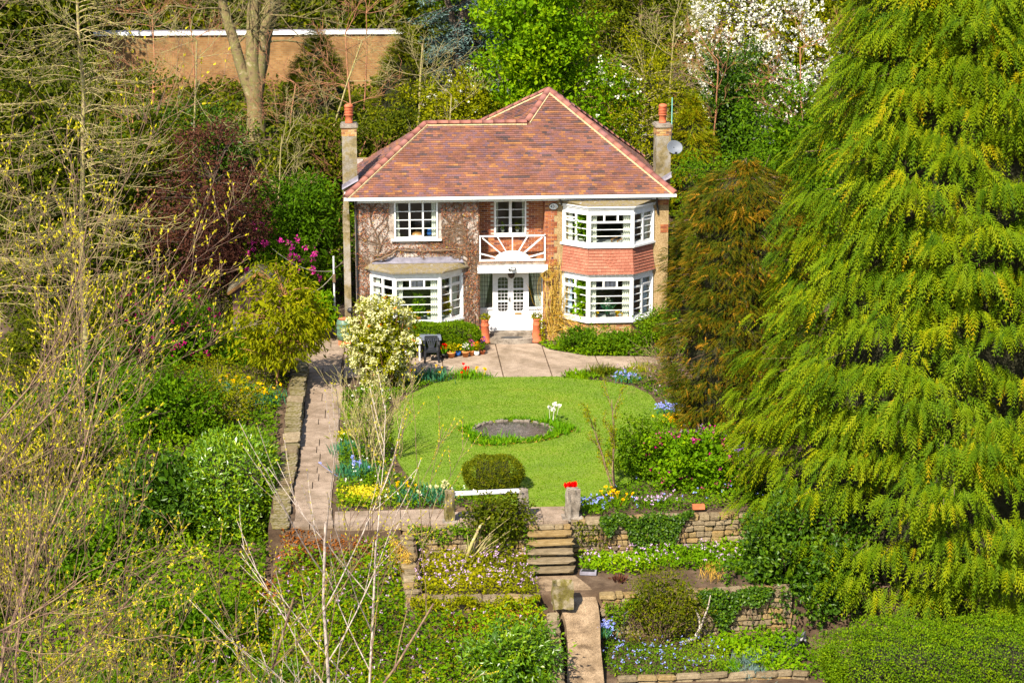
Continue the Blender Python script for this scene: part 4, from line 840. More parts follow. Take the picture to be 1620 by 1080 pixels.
conifer('bronzed_conifer', 'orange tipped conifer between the house and the huge cypress', (6.1, -11.6, -.25), 8.3, tp((0, 1.0), (.06, 2.1), (.3, 2.5), (.55, 2.35), (.8, 2.1), (.92, 1.7), (.98, 1.0), (1, .3)), 'bronze', 3300, 13, L=.21, spread=.24, trunk=.16, hang=.3, droop=.25, vm=.10, vs=.22, tip=.60, tier=.7)
conifer('golden_conifer', 'small golden conifer beside the right chimney on the hillside', (8.5, 13, 2.3), 4.9, tp((0, 1.0), (.3, 1.25), (.7, .75), (1, .05)), 'cypress', 420, 12, L=.3, spread=.3, trunk=.1, vm=.62, hang=.2, droop=.1)
conifer('dark_pine', 'dark pine in front of the brick boundary wall on the left', (-7.2, 22, 4.4), 4.6, tp((0, 1.5), (.3, 1.8), (.7, 1.1), (1, .1)), 'yew', 420, 12, L=.34, spread=.36, trunk=.16, hang=-.2, droop=0)
conifer('dark_pine', 'second dark pine at the right end of the brick wall', (-3.4, 19.5, 4.2), 5.0, tp((0, 1.3), (.4, 1.5), (.75, .9), (1, .1)), 'yew', 420, 12, L=.34, spread=.36, trunk=.14, hang=-.2, droop=0)
conifer('cone_conifer', 'clipped bright green cone conifer above the brick wall', (-13.4, 45, 5.2), 7, tp((0, 1.6), (.5, 1.1), (1, .05)), 'cypress', 420, 10, L=.35, spread=.35, trunk=.1, vm=.7, hang=-.3, droop=0)
# blue cedar: level plates on a dark trunk
t = thing('blue_cedar', 'blue grey cedar with dark trunk behind the left roof ridge', 'tree', (-.6, 26, 4.8)); st = Soup(); sp = Soup()
tr = curve((-.6, 26, 4.5), (-.2, 26, 15), 0, 8, .08); st.tube(tr, np.linspace(.42, .16, 8), 9); st.tube(curve((-.5, 26, 7.6), (-1.9, 25.6, 14), 0, 7, .1), np.linspace(.22, .08, 7), 6)
for i in range(110):
    h = rng.uniform(6.3, 14); a = rng.uniform(0, 6.28); r_ = rng.uniform(1.2, 3.0); b = np.array([-.5+.03*h, 26, h]); e = b+[r_*math.cos(a), r_*.8*math.sin(a), -.25*r_]
    p_ = curve(b, e, .12, 6, .05); st.tube(p_, np.linspace(.05, .012, 6), 4)
    m = 130; s = rng.uniform(.25, 1.05, m); q = b+(e-b)*s[:, None]+rng.normal(size=(m, 3))*[.22, .22, .05]+np.c_[np.zeros((m, 2)), .1*np.sin(s*3.1)]
    sp.leaves(q, rng.normal(size=(m, 3))*[1, 1, .35]+[0, -.2, -.15], rdir(m)*.4+[0, 0, 1], rng.uniform(.16, .30, m), .07, np.clip(rng.normal(.45, .22, m), 0, 1))
st.build('trunk', M['bark_dark'], t, True); sp.build('crown', M['cedar'], t)
# beech: several clean stems
def tree_lines(lines, p, d, L, r, lev, mx, k=(4, 4, 3, 3), ang=(.5, .6, .7, .7), ratio=.62, up=.08, wig=.12, seg=6, taper=.5, start=.3, rmin=.004, rk=.62, w0=None):
    pts = [np.array(p, float)]; d = U(np.array(d, float)); upv = np.array([0, 0, up])
    if lev == 0 and w0 is not None: upv = upv*0; wl = w0
    else: wl = wig
    for i in range(seg):
        d = U(d+rng.normal(size=3)*wl+upv); pts.append(pts[-1]+d*L/seg)
    rr = np.linspace(r, max(r*taper, rmin), seg+1); pts = np.array(pts); lines.append((pts, rr, lev))
    if lev < mx:
        for j in range(k[min(lev, len(k)-1)]):
            f = start+(1-start)*(j+rng.random()*.8)/k[min(lev, len(k)-1)]; i = min(int(f*seg), seg-1); q = pts[i]+(pts[i+1]-pts[i])*(f*seg-i); dd = U(pts[i+1]-pts[i])
            ax = U(np.cross(dd, rng.normal(size=3))); an = ang[min(lev, len(ang)-1)]*rng.uniform(.7, 1.3); nd = dd*math.cos(an)+np.cross(ax, dd)*math.sin(an)
            tree_lines(lines, q, nd, L*ratio*rng.uniform(.75, 1.2), max(rr[i]*rk, rmin), lev+1, mx, k, ang, ratio, up, wig, seg, taper, start, rmin, rk)
def lines_soup(lines, sides=(8, 6, 4, 3, 3)):
    s = Soup()
    for p, r, l in lines:
        if l >= 2: p, r = p[[0, 2, 4, -1]] if len(p) > 5 else p, r[[0, 2, 4, -1]] if len(r) > 5 else r
        s.tube(p, r, sides[min(l, len(sides)-1)])
    return s
t = thing('beech_tree', 'tall pale multi stemmed beech before the brick wall', 'tree', (-10.1, 20, 4.5)); ls = []
B0 = np.array([-10.0, 20, 4.2])
for tip_, r_, h0 in (((-11.5, 20, 13), .20, .35), ((-9.9, 19.9, 14), .25, .0), ((-9.0, 20.2, 13.5), .22, .28), ((-8.6, 20, 12), .13, .45)):
    p = curve(B0, (-9.9, 19.9, 14), 0, 14, .05); u_ = np.linspace(0, 1, 14); m_ = np.clip((u_-h0*.6)/.45, 0, 1); p[:, 0] += (np.array(tip_)-[-9.9, 0, 0])[0]*(m_*.75+.25*u_)*(u_ > .02); p[:, 0] += np.cumsum(rng.normal(size=14))*.03
    ls.append((p, np.linspace(r_*1.5, r_*.8, 14), 0))
    for j in range(6):
        i = rng.integers(6, 13); tree_lines(ls, p[i], rng.normal(size=3)*[1, .6, .2]+[0, 0, .3], 3.0, .05, 1, 4, k=(5, 5, 4, 3), up=.0, wig=.16, ratio=.62)
st = lines_soup(ls); st.tube(np.array([B0-[0, 0, .4], B0+[0, 0, .7], B0+[0, 0, 2.2]]), np.array([.70, .46, .34]), 10); st.build('trunk', M['bark_beech'], t, True)
# broadleaf trees and shrubs on the hillside
plant('bright_tree', 'bright lime green leafy tree right behind the roof apex', 'tree', (2.3, 14, 3.0), (2.2, 14, 9.2), (2.2, 2.0, 4.4), 'bright', 260, 70, .17, .12, trunk=.16, bark='bark', cl_r=.5, back=.3, vm=.55)
plant('yew_tree', 'broad dark olive yew at the top behind the roof', 'tree', (8, 24, 4.8), (7.6, 24, 9.3), (2.9, 2.2, 4.2), 'yew', 260, 65, .16, .06, trunk=.22, cl_r=.55, back=.3)
plant('yew_tree', 'second dark yew at the top edge left of the blossom tree', 'tree', (4.6, 27, 4.9), (4.9, 27, 9.5), (2.2, 2, 4), 'yew', 190, 60, .17, .06, trunk=.2, cl_r=.55, back=.3, vm=.35)
_, cc = plant('blossom_tree', 'white blossoming cherry tree at the upper right', 'tree', (12.3, 20, 4.5), (12.2, 20, 8.6), (3.4, 2.4, 4.2), 'ygreen', 280, 26, .13, .07, trunk=.15, bark='bark_dark', limbs=110, cl_r=.5, fill=.04, back=.4, shell=.35)
blossom(_, cc, 'wflower', 1900, 8, .115, .30)
plant('willow_tree', 'slender yellow green tree with pale trunk left of right chimney', 'tree', (6.5, 13, 2.2), (6.5, 13, 6.2), (1.7, 1.5, 3.2), 'ygreen', 190, 50, .13, .05, trunk=.10, bark='bark_pale', limbs=60, cl_r=.45, fill=.05, back=.4, up=0, vm=.4)
plant('holly_tree', 'dark glossy holly below the white blossom', 'tree', (10.7, 16, 3.3), (10.7, 16, 6.1), (1.4, 1.3, 2.6), 'dark', 170, 75, .13, .08, trunk=.1, cl_r=.4, back=.3)
_, cc = plant('small_tree', 'light green budding tree above the left roof ridge', 'tree', (-1.2, 14, 3.0), (-1.2, 14, 6.4), (2.0, 1.6, 1.9), 'ygreen', 200, 45, .13, .08, trunk=.07, bark='bark_pale', limbs=60, cl_r=.4, fill=.08, back=.4, vm=.45)
blossom(_, cc, 'wflower', 70, 5, .09, .25)
_, cc = plant('small_tree', 'thin young tree with white blossom behind the right roof slope', 'tree', (5.0, 13.5, 2.6), (5.1, 13.5, 6.4), (1.2, 1.2, 2.6), 'bright', 130, 40, .13, .08, trunk=.05, bark='bark_orange', cl_r=.4, back=.4, fill=.06)
blossom(_, cc, 'wflower', 110, 6, .12, .25)
plant('leafy_tree', 'yellow green tree along the top right above the blossom', 'tree', (16, 33, 5), (16, 33, 9.2), (4.6, 3, 4.4), 'ygreen', 300, 60, .2, .12, trunk=.2, cl_r=.7, back=.2, vm=.35)
plant('evergreen_shrub', 'ivy covered shrub mass behind the left chimney', 'shrub', (-7.2, 13.5, 2.4), (-7.0, 13.5, 4.2), (1.9, 1.6, 2.3), 'olive', 230, 60, .15, .10, cl_r=.45, back=.3, limbs=25, r0=.05)
plant('evergreen_shrub', 'olive shrub mass right of the left chimney', 'shrub', (-3.9, 13, 2.2), (-4.0, 13, 4.6), (1.9, 1.5, 2.4), 'olive', 220, 55, .13, .08, cl_r=.45, back=.3, limbs=45, r0=.03, bark='bark_pale')
plant('evergreen_shrub', 'dark thicket below the brick wall left of the beech', 'shrub', (-13, 16, 3.2), (-13, 16, 4.7), (3.2, 1.8, 1.7), 'dark', 260, 60, .16, .08, cl_r=.5, back=.3, limbs=40, r0=.04)
plant('evergreen_shrub', 'olive bushes under the far end of the brick wall', 'shrub', (-17.6, 18, 3.7), (-17.6, 18, 6.0), (3.0, 2, 2.4), 'olive', 230, 55, .15, .09, cl_r=.5, back=.3, limbs=50)
plant('rhododendron', 'large dark green rhododendron left of the house corner', 'shrub', (-7.7, 6, 0), (-7.7, 6, 2.7), (1.75, 1.6, 2.7), 'mid', 230, 60, .19, .07, cl_r=.4, back=.3, vm=.22, vs=.22)
plant('red_maple', 'dark red leaved maple above the shed on the left', 'tree', (-10.6, 3.2, .2), (-10.7, 3.2, 3.9), (2.2, 1.8, 3.0), 'maple', 360, 60, .11, .06, trunk=.09, bark='bark_dark', cl_r=.42, back=.3, limbs=110, fill=.03, shell=.3)
plant('leafy_tree', 'dull olive tree behind the twiggy trees on the left', 'tree', (-13.5, 8, .4), (-13.4, 8, 4.4), (2.3, 1.8, 3.7), 'olive', 280, 55, .13, .08, trunk=.1, cl_r=.5, back=.3, limbs=60)
plant('leafy_tree', 'olive brown tree mass at the left edge of the picture', 'tree', (-17.2, 4.5, 0), (-17.2, 4.5, 5.2), (3.2, 2.2, 5.4), 'olive', 380, 55, .15, .09, trunk=.15, cl_r=.55, back=.25, limbs=80, vm=.38)
_, cc = plant('pink_rhododendron', 'rhododendron covered in pink flowers above the shed roof', 'shrub', (-8.6, 3.4, .1), (-8.6, 3.4, 1.8), (1.35, 1.1, 1.5), 'mid', 120, 45, .16, .06, cl_r=.35, back=.3, vm=.35)
blossom(_, cc, 'pink', 75, 16, .12, .10, top=.55, outc=(-8.6, 3.6, 1.6), push=.18)
plant('thuja_hedge', 'green conifer hedge with orange tips behind the right chimney', 'hedge', (9.1, 6.5, 0), (9.1, 6.5, 2.5), (2.2, 1.6, 3.4), 'mid', 330, 60, .13, .05, cl_r=.4, back=.3, vm=.5)
plant('bramble_thicket', 'rusty tipped bushes beside the bronzed conifer', 'shrub', (7.6, -4.5, 0), (7.6, -4.5, 2.0), (1.8, 1.7, 2.8), 'bronze', 240, 50, .12, .06, cl_r=.4, back=.3, vm=.35, vs=.28)
plant('leafy_tree', 'green tree rising behind the right chimney and hedge', 'tree', (12, 9, .9), (12.4, 9.5, 4.2), (2.6, 2, 3.6), 'mid', 300, 55, .15, .09, trunk=.12, cl_r=.5, back=.3)
# far backdrop along the hilltop
for x, y, rx, rz, m, lab in ((-24, 48, 4, 5, 'olive', 'olive tree over the left end of the far roof'), (-18.6, 52, 3.4, 5, 'ygreen', 'yellow green tree above the white roof edge'), (-8.5, 50, 4, 4.6, 'olive', 'olive tree top above the brick wall behind the beech'), (-4.2, 44, 2.2, 4.4, 'mid', 'green tree at the right end of the white roof edge'), (1.5, 46, 4.4, 5, 'dark', 'dark tree top left of the lime green tree'), (9, 50, 4.6, 5, 'yew', 'far yew along the top edge behind the blossom'), (26, 46, 6, 5.5, 'olive', 'far olive tree hidden behind the huge cypress'), (-30, 40, 5, 6, 'olive', 'tree outside the left edge of the far roof'), (-21.5, 30, 3, 4.5, 'olive', 'brown green tree at the upper left corner')):
    plant('far_tree', lab, 'tree', (x, y, H(x, y)), (x, y, H(x, y)+rz), (rx, rx*.7, rz), m, 230, 45, .26, .17, trunk=.2, cl_r=.8, back=.2, group='trees along the hilltop', limbs=40, vm=.42)
for x, y, rx, rz, m, lab in ((-38, 75, 12, 9, 'olive', 'wooded rise far left'), (-14, 80, 13, 9, 'mid', 'wooded rise far centre left'), (12, 82, 14, 9, 'olive', 'wooded rise far centre right'), (40, 78, 14, 10, 'mid', 'wooded rise far right')):
    t = plant('distant_wood', lab+' behind the hilltop trees', 'wood', (x, y, H(x, y)), (x, y, H(x, y)+rz*.6), (rx, 3, rz), m, 420, 40, .5, .35, trunk=.3, cl_r=1.4, back=.1, limbs=20)[0]
# ---------------------------------------------------------------- buildings behind
t = thing('boundary_wall', 'long brown brick wall with white coping up the hill', 'wall', (-10.5, 33, 4.6))
MB().box(-18.6, -3.2, 33, 33.3, 4.2, 7.98).build('brickwork', M['far_brick'], t); MB().box(-18.7, -3.1, 32.9, 33.4, 7.98, 8.16).build('coping', M['white'], t); MB().box(-18.7, -3.1, 33.0, 33.36, 8.16, 8.21).build('flashing', M['lead'], t)
t = thing('far_house', 'grey slate roofed house glimpsed at the top right', 'house', (24, 54, 5.3))
MB().box(19.5, 29, 52, 58, 5, 8.2).build('wall', M['far_brick'], t)
rfm = MB(); V = [(19.2, 51.6, 8.1), (29.3, 51.6, 8.1), (29.3, 55, 11), (19.2, 55, 11), (29.3, 58.4, 8.1), (19.2, 58.4, 8.1)]; rfm.add(V, [(0, 1, 2, 3), (3, 2, 4, 5), (0, 3, 5), (1, 4, 2)]); fr_ = rfm.build('roof', M['lead'], t)
sp = Soup(); plane_tiles(sp, [V[0], V[1], V[2], V[3]], .22, .32, .03); sp.v = [v*.12+.0 for v in sp.v]; sp.build('slates', M['greystone'], fr_)['kind'] = 'stuff'
# shed
t = thing('garden_shed', 'small plank shed with mossy roof under the maple', 'shed', (-9.0, 1.9, 0))
for i in range(13):
    z = .72+i*.115
    hw = .95 if z < 1.75 else .95*(1-(z-1.75)/.62)
    if hw > .08: MB().box(-9.05-hw, -9.05+hw, 1.2+.006*(i % 2), 1.24, z+.004, z+.112).build('plank', M['plank'], t)
MB().box(-10.0, -8.1, 1.25, 3.2, .70, 1.75).build('body', M['plank'], t); MB().box(-10.02, -8.08, 1.16, 3.2, 0, .70).build('plinth', M['greystone'], t)
for s in (-1, 1): MB().add([(-9.05, 1.02, 2.42), (-9.05+s*1.12, 1.02, 1.66), (-9.05+s*1.12, 3.4, 1.66), (-9.05, 3.4, 2.42), (-9.05, 1.02, 2.50), (-9.05+s*1.14, 1.02, 1.73), (-9.05+s*1.14, 3.4, 1.73), (-9.05, 3.4, 2.50)], [(0, 1, 2, 3), (4, 7, 6, 5), (0, 4, 5, 1), (1, 5, 6, 2), (2, 6, 7, 3)]).build('roof', M['mossroof'], t)
for s in (-1, 1): MB().bar((-9.05, 1.0, 2.44), (-9.05+s*1.12, 1.0, 1.68), .04, .10).build('barge_board', M['wood'], t)
# washing pole and line
t = thing('line_post', 'pale washing line post beside the left house corner', 'post', (-6.35, 1.3, 0)); MB().tube([(-6.35, 1.3, -.1), (-6.35, 1.3, 2.95)], .035, 7).build('pole', M['railpaint'], t); MB().box(-6.40, -6.30, 1.22, 1.28, 2.0, 2.3).build('cleat', M['bark'], t)
t = thing('washing_line', 'thin rope strung from the post across to the shrubs', 'rope', (-6.35, 1.3, 2.4)); sp = Soup(); sp.tube(curve((-6.35, 1.3, 2.4), (-8.6, 2.6, 3.0), -.3, 9), np.full(9, .01), 4); sp.tube(curve((-6.35, 1.25, 2.5), (-5.95, .9, 2.9), -.03, 5), np.full(5, .01), 4); sp.tube(curve((-6.35, 1.25, 2.3), (-7.6, .4, 1.8), -.25, 7), np.full(7, .012), 4); sp.build('rope', M['greystone'], t)
# water butt
t = thing('water_butt', 'green ribbed water butt on bricks at the house corner', 'water butt', (-6.0, .1, 0)); MB().box(-6.22, -5.78, -.1, .34, .0, .14).build('brick_stand', M['terra'], t)
pr = [(.20, 0), (.25, .03)];
for z in (.22, .45, .62): pr += [(.27, z-.05), (.285, z-.02), (.285, z+.01), (.265, z+.04)]
pr += [(.25, .74), (.235, .76), (.22, .76), (.21, .70)]
MB().lathe(pr, (-6.0, .1, .14), 22).build('barrel', M['butt'], t, True); MB().lathe([(.17, 0), (.19, .02), (.10, .05)], (-6.02, .1, .90), 14).build('lid', M['terra'], t); MB().tube([(-5.72, .1, .9), (-5.72, .08, 1.12), (-5.82, .06, 1.18)], .05, 8).lathe([(.09, 0), (.11, .08), (.06, .16)], (-5.78, .06, 1.16), 10).build('downpipe_diverter', M['black'], t)
# table and chairs
def table(label, c, w_, d, h, top, leg):
    t = thing('garden_table', label, 'table', (*c, 0)); x, y = c; MB().box(x-w_/2, x+w_/2, y-d/2, y+d/2, h-.03, h).box(x-w_/2-.006, x+w_/2+.006, y-d/2-.006, y-d/2+.02, h-.09, h-.004).build('top', top, t)
    for sx in (-1, 1):
        for sy in (-1, 1): MB().bar((x+sx*(w_/2-.05), y+sy*(d/2-.05), 0), (x+sx*(w_/2-.06), y+sy*(d/2-.06), h-.03), .045, .045).build('leg', leg, t)
table('blue grey garden table in front of the clipped hedge', (-3.0, -1.95), .74, .62, .74, M['grey_top'], M['grey_plastic'])
table('white garden table half hidden by the white flowering shrub', (-3.62, -2.25), .58, .58, .70, M['white'], M['white'])
def chair(label, c, rz):
    t = thing('plastic_chair', label, 'chair', (*c, 0), 'dark plastic patio chairs', rz); Rm = Matrix.Translation((*c, 0)); g = M['grey_plastic']
    P_ = lambda mb, nm: mb.build(nm, g, t)
    P_(MB().box(-.22, .22, -.22, .22, .41, .44, Rm).box(-.22, .22, -.23, -.20, .36, .42, Rm), 'seat')
    for sx in (-1, 1):
        b = Vector((*c, 0))
        P_(MB().bar(b+Vector((sx*.25, -.25, 0)), b+Vector((sx*.20, -.20, .42)), .05, .05), 'leg'); P_(MB().bar(b+Vector((sx*.24, .26, 0)), b+Vector((sx*.20, .20, .42)), .05, .05), 'leg')
        P_(MB().bar(b+Vector((sx*.25, -.2, .62)), b+Vector((sx*.25, .24, .64)), .055, .025).bar(b+Vector((sx*.23, -.2, .42)), b+Vector((sx*.25, -.2, .62)), .04, .03), 'armrest')
    bk = MB()
    for i in range(-2, 3): bk.bar(Vector((*c, 0))+Vector((i*.035, .21, .44)), Vector((*c, 0))+Vector((i*.085, .30, .78)), .035, .015, (0, 1, 0))
    bk.bar(Vector((*c, 0))+Vector((-.22, .30, .80)), Vector((*c, 0))+Vector((.22, .30, .80)), .03, .06)
    for sx in (-1, 1): bk.bar(Vector((*c, 0))+Vector((sx*.20, .21, .43)), Vector((*c, 0))+Vector((sx*.22, .30, .80)), .03, .03)
    P_(bk, 'backrest'); return t
chair('dark plastic chair facing out in front of the grey table', (-2.98, -2.62), 0.0); chair('dark plastic chair tucked behind the white table', (-3.55, -1.72), .5)
# pots
def straps(sp, c, n, L, W, lean=.35, v=.5, z0=0., spread=.12):
    n = int(n); P = np.array(c)+np.c_[rng.normal(size=(n, 2))*spread, np.full(n, z0)]; A = rng.normal(size=(n, 3))*[lean, lean, .05]+[0, 0, 1]
    sp.leaves(P, A, rng.normal(size=(n, 3))+[0, -1, .2], L*rng.uniform(.6, 1.15, n), W, np.clip(rng.normal(v, .2, n), 0, 1), .1, .55, .12); return sp
def pot(name, label, c, r, h, mat, leaf, fl=None, lh=.3, kind='bush', cat='plant pot', group='pots on the patio', nl=70, rim=True):
    t = thing(name, label, cat, c, group); MB().lathe([(r*.72, 0), (r*.98, h*.8), (r*1.1, h*.82), (r*1.1, h), (r*.95, h), (r*.9, h*.88), (.005, h*.88)] if rim else [(r*.6, 0), (r, h*.5), (r*.85, h), (r*.75, h), (.005, h*.88)], c, 16).build('pot', mat, t, True)
    sp = Soup(); top = np.array(c)+[0, 0, h*.9]
    if kind == 'bush': P = top+rdir(nl)*[r*1.1, r*1.1, lh*.5]*rng.random((nl, 1))**.5+[0, 0, lh*.5]; sp.leaves(P, rdir(nl)+[0, 0, .4], rdir(nl)+[0, -.3, .5], lh*.35, lh*.18, np.clip(rng.normal(.55, .22, nl), 0, 1))
    else: straps(sp, top, nl*.5, lh, .025, spread=r*.5)
    (sp.build('plant', M[leaf], t).__setitem__('kind', 'stuff') if kind == 'strap' else sp.build('plant', M[leaf], t))
    if fl:
        q = Soup(); m = 24; P = top+rdir(m)*[r, r, lh*.3]+[0, 0, lh*.75]; q.leaves(P, rdir(m)+[0, 0, .5], rdir(m)+[0, -.5, .5], .07, .055, rng.random(m)); q.build('flower', M[fl], t)
    return t
pot('plant_pot', 'orange clay pot with leafy plant on a saucer nearest the chair', (-2.28, -2.15, 0), .14, .2, M['pot_orange'], 'ygreen', None, .36)
pot('plant_pot', 'blue glazed pot with variegated plant', (-2.04, -1.95, 0), .12, .17, M['blue_glaze'], 'mid', 'yellow', .24, rim=False)
pot('plant_pot', 'tall orange clay pot with white flowers', (-1.78, -2.1, 0), .125, .2, M['pot_orange'], 'mid', 'wflower', .26)
pot('plant_pot', 'narrow orange clay pot with tall green bulbs', (-1.56, -1.95, 0), .085, .18, M['pot_orange'], 'strap', 'pink', .42, 'strap')
pot('plant_pot', 'white round pot with yellow green plant', (-1.38, -1.95, 0), .10, .16, M['white'], 'ygreen', 'orange', .32, rim=False)
pot('plant_pot', 'low terracotta bowl at the right end of the pot row', (-1.18, -1.75, 0), .11, .13, M['terra'], 'mid', None, .22)
pot('plant_pot', 'small dark pot of violet flowers by the creeper foot', (-1.12, -1.4, 0), .08, .16, M['black'], 'mid', 'violet', .36, 'strap')
pot('plant_pot', 'dark pot of red tulips beside the chair', (-2.52, -2.2, 0), .12, .15, M['black'], 'strap', 'red', .34, 'strap')
for x, lab, tr in ((-.98, 'tall terracotta chimney pot planter left of the door', 0), (.88, 'tall terracotta chimney pot planter right of the door with trailing ivy', 1)):
    t = thing('chimney_pot_planter', lab, 'planter', (x, -.12, 0), 'planters flanking the front door'); MB().lathe([(.20, 0), (.20, .05), (.175, .07), (.14, .60), (.155, .62), (.155, .66), (.135, .68), (.13, .80), (.15, .82), (.15, .86), (.12, .86), (.11, .75), (.005, .75)], (x, -.12, 0), 18).build('pot', M['chimpot'], t, True)
    sp = Soup(); m = 90; P = np.array([x, -.12, .93])+rdir(m)*[.16, .16, .10]; sp.leaves(P, rdir(m)+[0, 0, .4], rdir(m)+[0, -.3, .5], .09, .055, np.clip(rng.normal(.6, .2, m), 0, 1))
    if tr: m = 150; f = rng.random(m); P = np.array([x+.15, -.22, .85])+np.c_[rng.normal(size=m)*.05+.05*f, rng.normal(size=m)*.04, -f*.75]; sp.leaves(P, rdir(m)+[0, -.3, -.4], rdir(m)+[0, -.8, .4], .08, .06, np.clip(rng.normal(.7, .2, m), 0, 1))
    sp.build('plant', M['ygreen'], t); sp = Soup(); straps(sp, (x, -.12, .86), 26, .42, .012, .6, .2); sp.build('grass', M['olive'], t)
# plants and things inside the windows
def wplant(label, x, y, z, r, h, mat, leaf, lh, fl=None, nl=60, kind='bush'): return pot('pot_plant', label, (x, y, z), r, h, mat, leaf, fl, lh, kind, 'pot plant', 'plants on the window sills', nl)
zs = .965
wplant('white pot on the left of the left bay sill', -3.78, -.60, zs, .075, .13, M['white'], 'mid', .12)
wplant('orange pot with tall leafy plant in the middle of the left bay', -3.36, -.60, zs, .08, .15, M['pot_orange'], 'bright', .75, nl=190)
wplant('white pot of daffodils on the right of the left bay sill', -2.98, -.60, zs, .075, .13, M['white'], 'bright', .24, 'yellow', kind='strap')
wplant('cream pot in the right facet of the left bay', -2.33, -.40, zs, .07, .13, M['cream'], 'ygreen', .6, nl=60)
zs = .945
for x, fl, lab, lh in ((2.95, 'yellow', 'orange pot of yellow primroses on the left of the right bay sill', .14), (3.72, 'yellow', 'orange pot of yellow primroses in the middle of the right bay sill', .14), (3.92, 'yellow', 'low pot of yellow flowers right of the middle in the right bay', .10), (4.12, 'red', 'small orange pot at the right end of the front sill', .2)): wplant(lab, x, -.62, zs, .06, .09, M['pot_orange'], 'mid', lh, fl, 40)
wplant('tall pale green lily plant in the centre of the right bay', 3.38, -.58, zs, .08, .14, M['grey_plastic'], 'blue_leaf', .62, 'wflower', 120, 'strap')
wplant('orange pot in the left facet of the right bay', 2.12, -.18, zs, .06, .1, M['pot_orange'], 'mid', .16); wplant('large yellow green plant in the left facet of the right bay', 2.48, -.42, zs, .08, .14, M['cream'], 'bright', 1.2, nl=110)
wplant('big leafy plant in the left facet of the upper right bay', 2.45, -.35, 3.66, .1, .15, M['cream'], 'bright', .85, nl=170); wplant('green plant on the sill of the window over the door', -.28, .72, 3.86, .06, .08, M['cream'], 'bright', .28); wplant('pale cactus in the right of the window over the door', .24, .72, 3.86, .06, .08, M['white'], 'ygreen', .26)
t = thing('wooden_chair', 'wooden armchair with white cushion in the upper right bay', 'chair', (3.85, .1, 3.0))
MB().bar((3.5, -.35, 3.74), (3.95, .1, 3.84), .05, .03).bar((3.7, -.45, 3.72), (4.15, -.1, 3.80), .05, .03).build('armrest', M['wood'], t); MB().bar((3.52, -.36, 3.0), (3.52, -.36, 3.74), .04, .04).bar((3.72, -.45, 3.0), (3.72, -.45, 3.72), .04, .04).build('leg', M['wood'], t); MB().box(3.9, 4.2, -.4, .1, 3.4, 3.92).build('cushion', M['white'], t)
t = thing('bread_loaf', 'brown rounded basket on the left upper window sill', 'basket', (-3.38, .2, 3.86)); MB().lathe([(.2, 0), (.22, .06), (.16, .13), (.04, .16)], (-3.38, .18, 3.87), 16).build('body', M['wood'], t, True); MB().lathe([(.21, -.01), (.23, .01), (.21, .03)], (-3.38, .18, 3.87), 16).build('rim', M['bark'], t)
t = thing('blue_jug', 'blue jug at the right of the left upper window', 'jug', (-2.92, .18, 3.87)); MB().lathe([(.07, 0), (.11, .1), (.07, .22), (.08, .28), (.06, .28)], (-2.92, .18, 3.87), 14).build('body', M['blue_glaze'], t, True); MB().tube([(-2.82, .18, 3.95), (-2.76, .18, 4.03), (-2.84, .18, 4.10)], .012).build('handle', M['blue_glaze'], t)
# ---------------------------------------------------------------- creeper on the left wing
t = thing('wall_creeper', 'bare brown creeper spread over the left wing wall', 'climber', (-1.4, -.05, 0)); st = Soup(); sp = Soup()
free = lambda x, z: ~(((x > -4.36) & (x < -2.52) & (z > 3.70)) | ((x > -5.1) & (x < -1.6) & (z < 3.15) & (z > 2.7)) | ((x > -5.02) & (x < -1.8) & (z < 2.8)))
def vine(p, d, L, r, lev):
    pts = [np.array(p)]; d = np.array(d, float)
    for i in range(8):
        d = d+rng.normal(size=2)*.28; d /= np.linalg.norm(d); q = pts[-1]+d*L/8
        q[0] = np.clip(q[0], -5.5, -1.2); q[1] = np.clip(q[1], .1, 5.2); pts.append(q)
    P = np.array(pts); ok = free(P[:, 0], P[:, 1]); m = len(P) if ok.all() else max(2, int(np.argmin(ok)))
    P = P[:m]; st.tube(np.c_[P[:, 0], np.full(m, -.02-r), P[:, 1]], np.linspace(r, r*.5, m), 4, rng.random()*.6)
    if lev < 3:
        for j in range(4 if lev else 8): i = rng.integers(0, m); a = rng.uniform(-1.3, 1.3); dd = np.array([d[0]*math.cos(a)-d[1]*math.sin(a), d[0]*math.sin(a)+d[1]*math.cos(a)]); vine(P[i], dd, L*.62, r*.62, lev+1)
for p, d, L in (((-1.3, .1), (-.02, 1), 3.6), ((-1.42, .1), (-.05, 1), 4.2), ((-1.5, 2.9), (-.8, .6), 3.2), ((-1.3, 2.9), (.0, 1), 2.4), ((-5.3, .2), (0, 1), 3.2), ((-5.2, 2.6), (.5, .8), 2.6), ((-4.9, 3.2), (1, .18), 2.6), ((-3.2, 3.3), (1, .1), 1.8), ((-2.2, 3.2), (-.3, 1), 2.), ((-4.7, 3.4), (-.2, 1), 2.0)): vine(p, d, L, .028, 0)
st.tube(curve((-5.0, -.06, 2.98), (-4.1, -.06, 3.42), .05, 8, .03), np.full(8, .035), 6); st.tube(curve((-4.1, -.06, 3.42), (-2.0, -.05, 3.38), -.05, 10, .03), np.full(10, .028), 6)
st.build('stems', M['bark'], t)
x = rng.uniform(-5.52, -1.18, 60000); z = rng.uniform(.1, 5.2, 60000); f = np.sin(x*2.3+1)+np.sin(z*1.7+x*1.4)+np.sin(x*4.1-z*3.3)*.7+np.sin(z*5+x*7)*.5
dens = .30+.16*f+.55*(z > 4.55)+.5*(x > -1.75)+.35*(x < -5.1)+.5*((np.abs(z-3.45) < .22) & (x > -4.6))
k = free(x, z) & (rng.random(60000) < np.clip(dens-.06, .03, 1)*.27); x, z = x[k], z[k]; n = len(x)
ex = rng.random(n)**2*.10*(1+.8*(z > 4.5)+.9*(x > -1.7))
